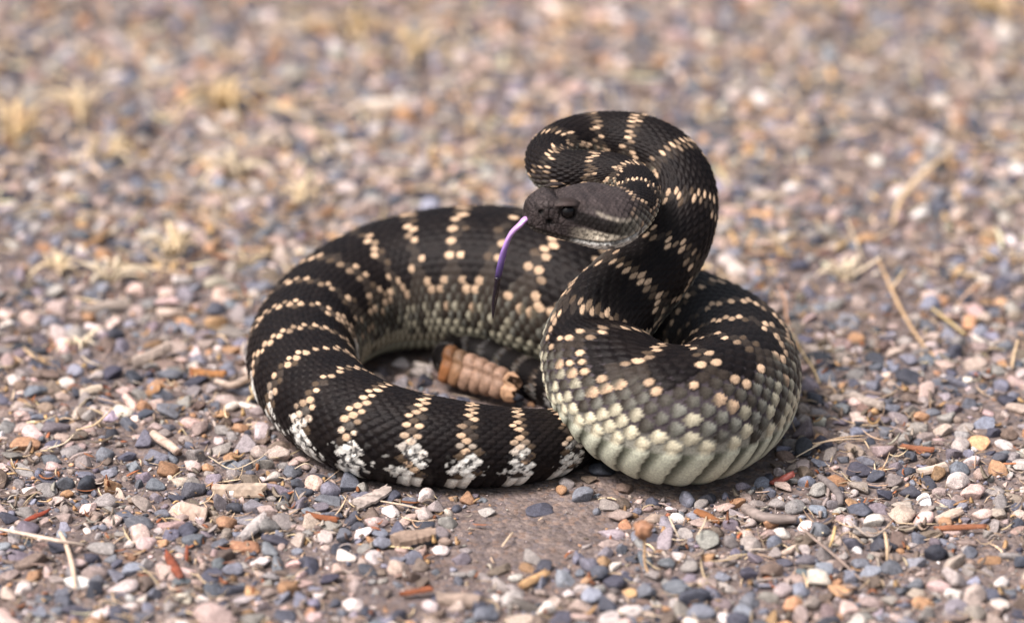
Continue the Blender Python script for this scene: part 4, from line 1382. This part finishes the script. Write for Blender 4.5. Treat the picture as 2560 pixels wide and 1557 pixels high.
# seed head on the short stalk
sh = gp(1609, 1322, .0175)
bm = bmesh.new(); bmesh.ops.create_icosphere(bm, subdivisions=3, radius=1)
for v in bm.verts:
    a_ = math.atan2(v.co.y, v.co.x)
    k_ = 1 + 0.14 * math.sin(a_ * 5) * (1 - v.co.z ** 2) + 0.12 * math.sin(v.co.z * 7 + a_ * 2)
    if v.co.z > 0.55: k_ *= 0.82
    v.co = Vector((v.co.x * 3.4 * k_, v.co.y * 3.2 * k_, v.co.z * 4.0 * k_)) * 0.001
for f in bm.faces: f.smooth = True
me = bpy.data.meshes.new('seed_head'); bm.to_mesh(me); bm.free()
fl_ = bpy.data.objects.new('dried_flower', None); col.objects.link(fl_); fl_.empty_display_size = .01
tag(fl_, 'dried flower stalk with a brown seed head on top, by the bare soil', 'dried flower')
o = link('seed_head', me, M_leaf, fl_); o.location = sh; o.color = (.36, .19, .11, 1)
rod('stalk', [gp(px, py, l * .001) for px, py, l in [(1622, 1437, 1), (1612, 1405, 5), (1612, 1370, 10), (1610, 1335, 15)]], [.0005, .0006, .0006, .0007], (.55, .36, .2), None, None, M_straw, parent=fl_)


def slab(name, p0, p1, wpx, thick, color, label, cat, mat, arch=0.0, seed=0, group=None, twist=0.0):
    """an irregular flat or arched piece of bark, leaf or wood between two photo points (px, py, lift mm)"""
    r = random.Random(seed + int(p0[0]))
    a_ = gp(p0[0], p0[1], p0[2] * .001); b_ = gp(p1[0], p1[1], p1[2] * .001)
    ax = b_ - a_; L_ = np.linalg.norm(ax); ax /= L_
    sd = np.cross(np.array([0, 0, 1.0]), ax); sd /= np.linalg.norm(sd); up = np.cross(ax, sd)
    Wd = wpx * PX
    nu, nv = 14, 7
    top = np.zeros((nu, nv, 3)); bot = np.zeros((nu, nv, 3))
    for i in range(nu):
        t = i / (nu - 1)
        shp = (math.sin(math.pi * min(max(t * 0.92 + 0.04, 0), 1)) ** 0.45) if 'leaf' in name else (0.80 + 0.2 * math.sin(math.pi * t))
        shp *= 1 + r.uniform(-.10, .10)
        tw = twist * (t - .5)
        e0 = r.uniform(-.06, .06) * L_ if i in (0, nu - 1) else 0
        for j in range(nv):
            v = j / (nv - 1) * 2 - 1
            y = v * Wd / 2 * shp
            z = -arch * Wd * v * v + 0.12 * Wd * math.sin(t * 5 + seed) * (0.5 + 0.5 * v) + r.uniform(-.03, .03) * Wd
            jag = (r.uniform(-.07, .07) * L_) if i in (0, nu - 1) else 0
            yy = y * math.cos(tw) - z * math.sin(tw); zz = y * math.sin(tw) + z * math.cos(tw)
            th_ = thick * (1 - 0.5 * abs(v) ** 3)
            c_ = a_ + ax * (t * L_ + jag) + sd * yy + up * zz
            top[i, j] = c_ + up * th_ * 0.5; bot[i, j] = c_ - up * th_ * 0.5
    V_ = np.vstack([top.reshape(-1, 3), bot.reshape(-1, 3)])
    n1 = nu * nv; f = []
    for i in range(nu - 1):
        for j in range(nv - 1):
            q_ = i * nv + j
            f.append([q_, q_ + nv, q_ + nv + 1, q_ + 1]); f.append([n1 + q_, n1 + q_ + 1, n1 + q_ + nv + 1, n1 + q_ + nv])
    for i in range(nu - 1):
        for j, flip in ((0, 0), (nv - 1, 1)):
            q_ = i * nv + j
            g_ = [q_, n1 + q_, n1 + q_ + nv, q_ + nv]
            f.append(g_[::-1] if flip else g_)
    for j in range(nv - 1):
        for i, flip in ((0, 1), (nu - 1, 0)):
            q_ = i * nv + j
            g_ = [q_, n1 + q_, n1 + q_ + 1, q_ + 1]
            f.append(g_[::-1] if flip else g_)
    o = link(name, np_mesh(name, V_, np.array(f), None, 'leaf' in name), mat)
    o.color = tuple(color) + (1,)
    return tag(o, label, cat, group)


BARK = [
    ('bark_chip', (885, 1262, 2), (968, 1218, 4), 40, .0022, (.42, .36, .32), 'pale grey splintered bark chip in front of the front coil', 'bark', M_wood, 0.15),
    ('wood_piece', (598, 1345, 3), (662, 1288, 5), 30, .0024, (.46, .42, .40), 'pale silvery piece of wood in the front gravel', 'wood', M_wood, 0.2),
    ('wood_block', (985, 1352, 3.5), (1085, 1328, 4.5), 46, .0042, (.30, .225, .175), 'squared brown block of wood at the edge of the bare soil', 'wood', M_wood, 0.05),
    ('curled_husk', (535, 1212, 3), (662, 1214, 5), 40, .0016, (.36, .28, .21), 'curled tan husk left of the front coil', 'husk', M_leaf, 0.55),
    ('curled_husk', (455, 1262, 3), (520, 1270, 5), 44, .0014, (.40, .31, .25), 'small hollow curled husk in front of the curled tan one', 'husk', M_leaf, 0.7),
    ('red_leaf', (1925, 1203, 2), (1983, 1180, 6), 24, .0007, (.20, .05, .038), 'folded red leaf lying by the right bulge', 'leaf', M_leaf, 0.35),
    ('leaf_sliver', (58, 1302, 2), (124, 1272, 4), 15, .0007, (0.231, 0.048, 0.024), 'red leaf sliver at the left of the front gravel', 'leaf', M_leaf, 0.2),
    ('leaf_sliver', (416, 1375, 3), (452, 1440, 3), 26, .0008, (0.218, 0.061, 0.031), 'rusty red leaf sliver in the blurred front gravel', 'leaf', M_leaf, 0.2),
    ('leaf_sliver', (468, 1362, 7), (466, 1402, 2), 10, .0008, (0.245, 0.068, 0.034), 'thin rusty sliver beside the rusty red one', 'leaf', M_leaf, 0.2),
    ('bark_sliver', (765, 1280, 2), (842, 1296, 3), 18, .0010, (0.204, 0.075, 0.034), 'narrow rust-brown bark sliver in front of the coil', 'bark', M_wood, 0.3),
    ('bark_sliver', (1740, 1272, 4), (1800, 1300, 2), 20, .0010, (.24, .105, .045), 'narrow chestnut bark sliver near the seed head', 'bark', M_wood, 0.3),
    ('bark_sliver', (2255, 1112, 3), (2335, 1122, 3), 16, .0012, (.26, .11, .06), 'dark red bark sliver right of the broad flat stone', 'bark', M_wood, 0.3),
    ('bark_sliver', (2340, 1318, 2), (2460, 1312, 4), 14, .0012, (0.245, 0.102, 0.054), 'long rusty bark strip at the right of the gravel', 'bark', M_wood, 0.3),
    ('bark_chip', (2130, 985, 2), (2208, 1012, 4), 26, .0024, (.36, .31, .27), 'grey slab of bark right of the coil', 'bark', M_wood, 0.2),
    ('bark_chip', (2120, 1110, 3), (2160, 1135, 2), 26, .002, (.30, .245, .20), 'brown bark chip beside the broad flat stone', 'bark', M_wood, 0.2),
    ('wood_piece', (2295, 1178, 2), (2365, 1160, 4), 20, .0022, (.56, .46, .38), 'pale splinter of wood beside the blue-grey rounded stone', 'wood', M_wood, 0.3),
    ('wood_piece', (2340, 1296, 2), (2402, 1272, 5), 20, .0022, (.55, .44, .36), 'cream splinter of wood behind the rusty bark strip', 'wood', M_wood, 0.3),
    ('wood_piece', (905, 262, 4), (1012, 252, 6), 30, .004, (.62, .54, .46), 'pale blurred stick of wood on the gravel behind', 'wood', M_wood, 0.4),
    ('bark_chip', (200, 980, 3), (255, 965, 4), 22, .002, (.5, .42, .33), 'small straw-coloured bark chip behind the beige pebble', 'bark', M_wood, 0.25),
    ('bark_sliver', (480, 925, 3), (560, 930, 4), 24, .0014, (0.286, 0.136, 0.054), 'orange bark strip left of the coil', 'bark', M_wood, 0.35),
    ('bark_sliver', (368, 978, 2), (402, 962, 7), 26, .0012, (.33, .19, .10), 'upright curled brown bark strip above the orange pebble', 'bark', M_wood, 0.4),
    ('wood_piece', (330, 905, 3), (425, 858, 6), 32, .003, (.40, .33, .28), 'weathered splinter of wood lying left of the coil', 'wood', M_wood, 0.35),
    ('wood_piece', (210, 770, 3), (325, 752, 5), 22, .003, (.34, .29, .25), 'grey weathered stick behind the pale pink flat stone', 'wood', M_wood, 0.4),
    ('bark_chip', (1960, 880, 2), (2010, 905, 3), 24, .002, (.34, .27, .22), 'brown bark chip behind the violet-grey stone', 'bark', M_wood, 0.2),
    ('bark_sliver', (1095, 1485, 3), (1205, 1498, 4), 34, .003, (.28, .22, .18), 'blurred brown bark strip in the front gravel', 'bark', M_wood, 0.35),
    ('bark_sliver', (1300, 1462, 3), (1365, 1425, 4), 22, .0016, (.52, .33, .17), 'blurred orange-tan bark strip in front of the bare soil', 'bark', M_wood, 0.3),
    ('bark_sliver', (1000, 1480, 3), (1080, 1468, 4), 16, .001, (0.231, 0.082, 0.041), 'blurred rusty bark strip in the front gravel', 'bark', M_wood, 0.3),
]
for k_, (nm, p0, p1, wpx, th_, c, lab, cat, mt, ar) in enumerate(BARK):
    slab(nm, p0, p1, wpx, th_, c, lab, cat, mt, ar, k_ * 3 + 1)

# broken twig and the curved dark twig: bark-covered rods with an open end
tw = rod('twig', [gp(383, 1083, .0042), gp(402, 1099, .0040), gp(424, 1113, .0038), gp(444, 1130, .0036)], [.0017, .0019, .0019, .0016], (.47, .36, .29), 'short tan twig with a broken hollow end, left of the coil', 'twig', M_wood, flat=0.95, n=8, seg=12)
rod('broken_end', [gp(443, 1129, .0036), gp(449, 1134, .0034)], [.0011, .0013], (.09, .06, .045), None, None, M_wood, parent=tw, seg=9)
rod('twig', [gp(1862, 1268, .0035), gp(1900, 1290, .0035), (gp(1945, 1297, .0036)), gp(1990, 1298, .003)], [.0021, .0023, .0021, .0014], (.24, .20, .18), 'curved dark grey twig below the three smooth grey pebbles', 'twig', M_wood, flat=0.9, n=8, seg=12)
rod('twig', [gp(2048, 1190, .003), gp(2080, 1215, .0035), gp(2098, 1238, .003), gp(2102, 1262, .002)], [.0012, .0016, .0016, .0010], (.17, .15, .145), 'curved charcoal twig below the yellow-tan slab of stone', 'twig', M_wood, flat=0.9, n=8, seg=10)
rod('twig', [gp(540, 952, .004), gp(580, 962, .005), gp(618, 945, .006), gp(640, 925, .007)], [.0012, .0016, .0016, .0010], (.40, .32, .26), 'crooked pale root touching the left of the coil', 'twig', M_wood, flat=0.9, n=8, seg=10)

# tufts of dry grass
TUFT = [
    (561, 285, 15, 15, 'broad straw-coloured grass tuft far behind the coil'),
    (200, 300, 13, 10, 'pale grass tuft with a bent blade beside the broad one'),
    (45, 350, 14, 13, 'bushy pale grass tuft beyond the gravel left of the coil'),
    (590, 440, 11, 10, 'short yellowish grass tuft behind the left of the coil'),
    (752, 500, 8, 8, 'small cream grass tuft close behind the coil'),
    (262, 400, 10, 8, 'sparse grass tuft between two bushier ones'),
    (272, 712, 9, 7, 'upright sparse grass tuft with thin blades left of the coil'),
    (435, 640, 11, 10, 'golden brown grass tuft left of the coil with curved blades'),
    (205, 865, 6, 6, 'tiny pale grass tuft near the weathered splinter'),
    (145, 690, 8, 8, 'low bleached grass tuft near the pale pink flat stone'),
    (880, 95, 14, 11, 'yellow blurred grass tuft at the back of the gravel'),
    (2470, 40, 16, 12, 'golden blurred grass tuft at the back behind the bent straw stem'),
    (2110, 700, 8, 7, 'small brittle grass tuft at the foot of the forked stalk'),
    (1040, 140, 11, 9, 'faded blurred grass tuft beside the yellow one'),
    (640, 1000, 5, 5, 'tiny straw tuft pressed against the left of the coil'),
]
for k_, (px, py, hmm, nbl, lab) in enumerate(TUFT):
    r = random.Random(900 + k_)
    c = gp(px, py, 0)
    root = bpy.data.objects.new('grass_tuft', None); col.objects.link(root); root.location = c; root.empty_display_size = .01
    tag(root, lab, 'grass', 'dry grass tufts')
    base = random.Random(50 + k_).choice([(.66, .53, .34), (.60, .45, .25), (.68, .58, .42)])
    for b_ in range(int(nbl * 1.5)):
        az = r.uniform(0, 6.28); lean = r.uniform(.35, 1.4); L_ = hmm * .001 * r.uniform(.7, 1.5)
        d_ = np.array([math.cos(az), math.sin(az), 0])
        st_ = d_ * r.uniform(0, .004)
        pts = [st_ + np.array([0, 0, -.001]), st_ + d_ * L_ * .25 * lean + np.array([0, 0, L_ * .5]), st_ + d_ * L_ * .7 * lean + np.array([0, 0, L_ * (.85 - .2 * lean)]), st_ + d_ * L_ * 1.15 * lean + np.array([0, 0, max(.001, L_ * (1.0 - .62 * lean))])]
        kk = r.uniform(.75, 1.15)
        rod('blade', pts, [.0009, .0011, .0009, .0002], tuple(min(.8, v * kk) for v in base), None, None, M_straw, parent=root, flat=0.5, n=4, seg=6)
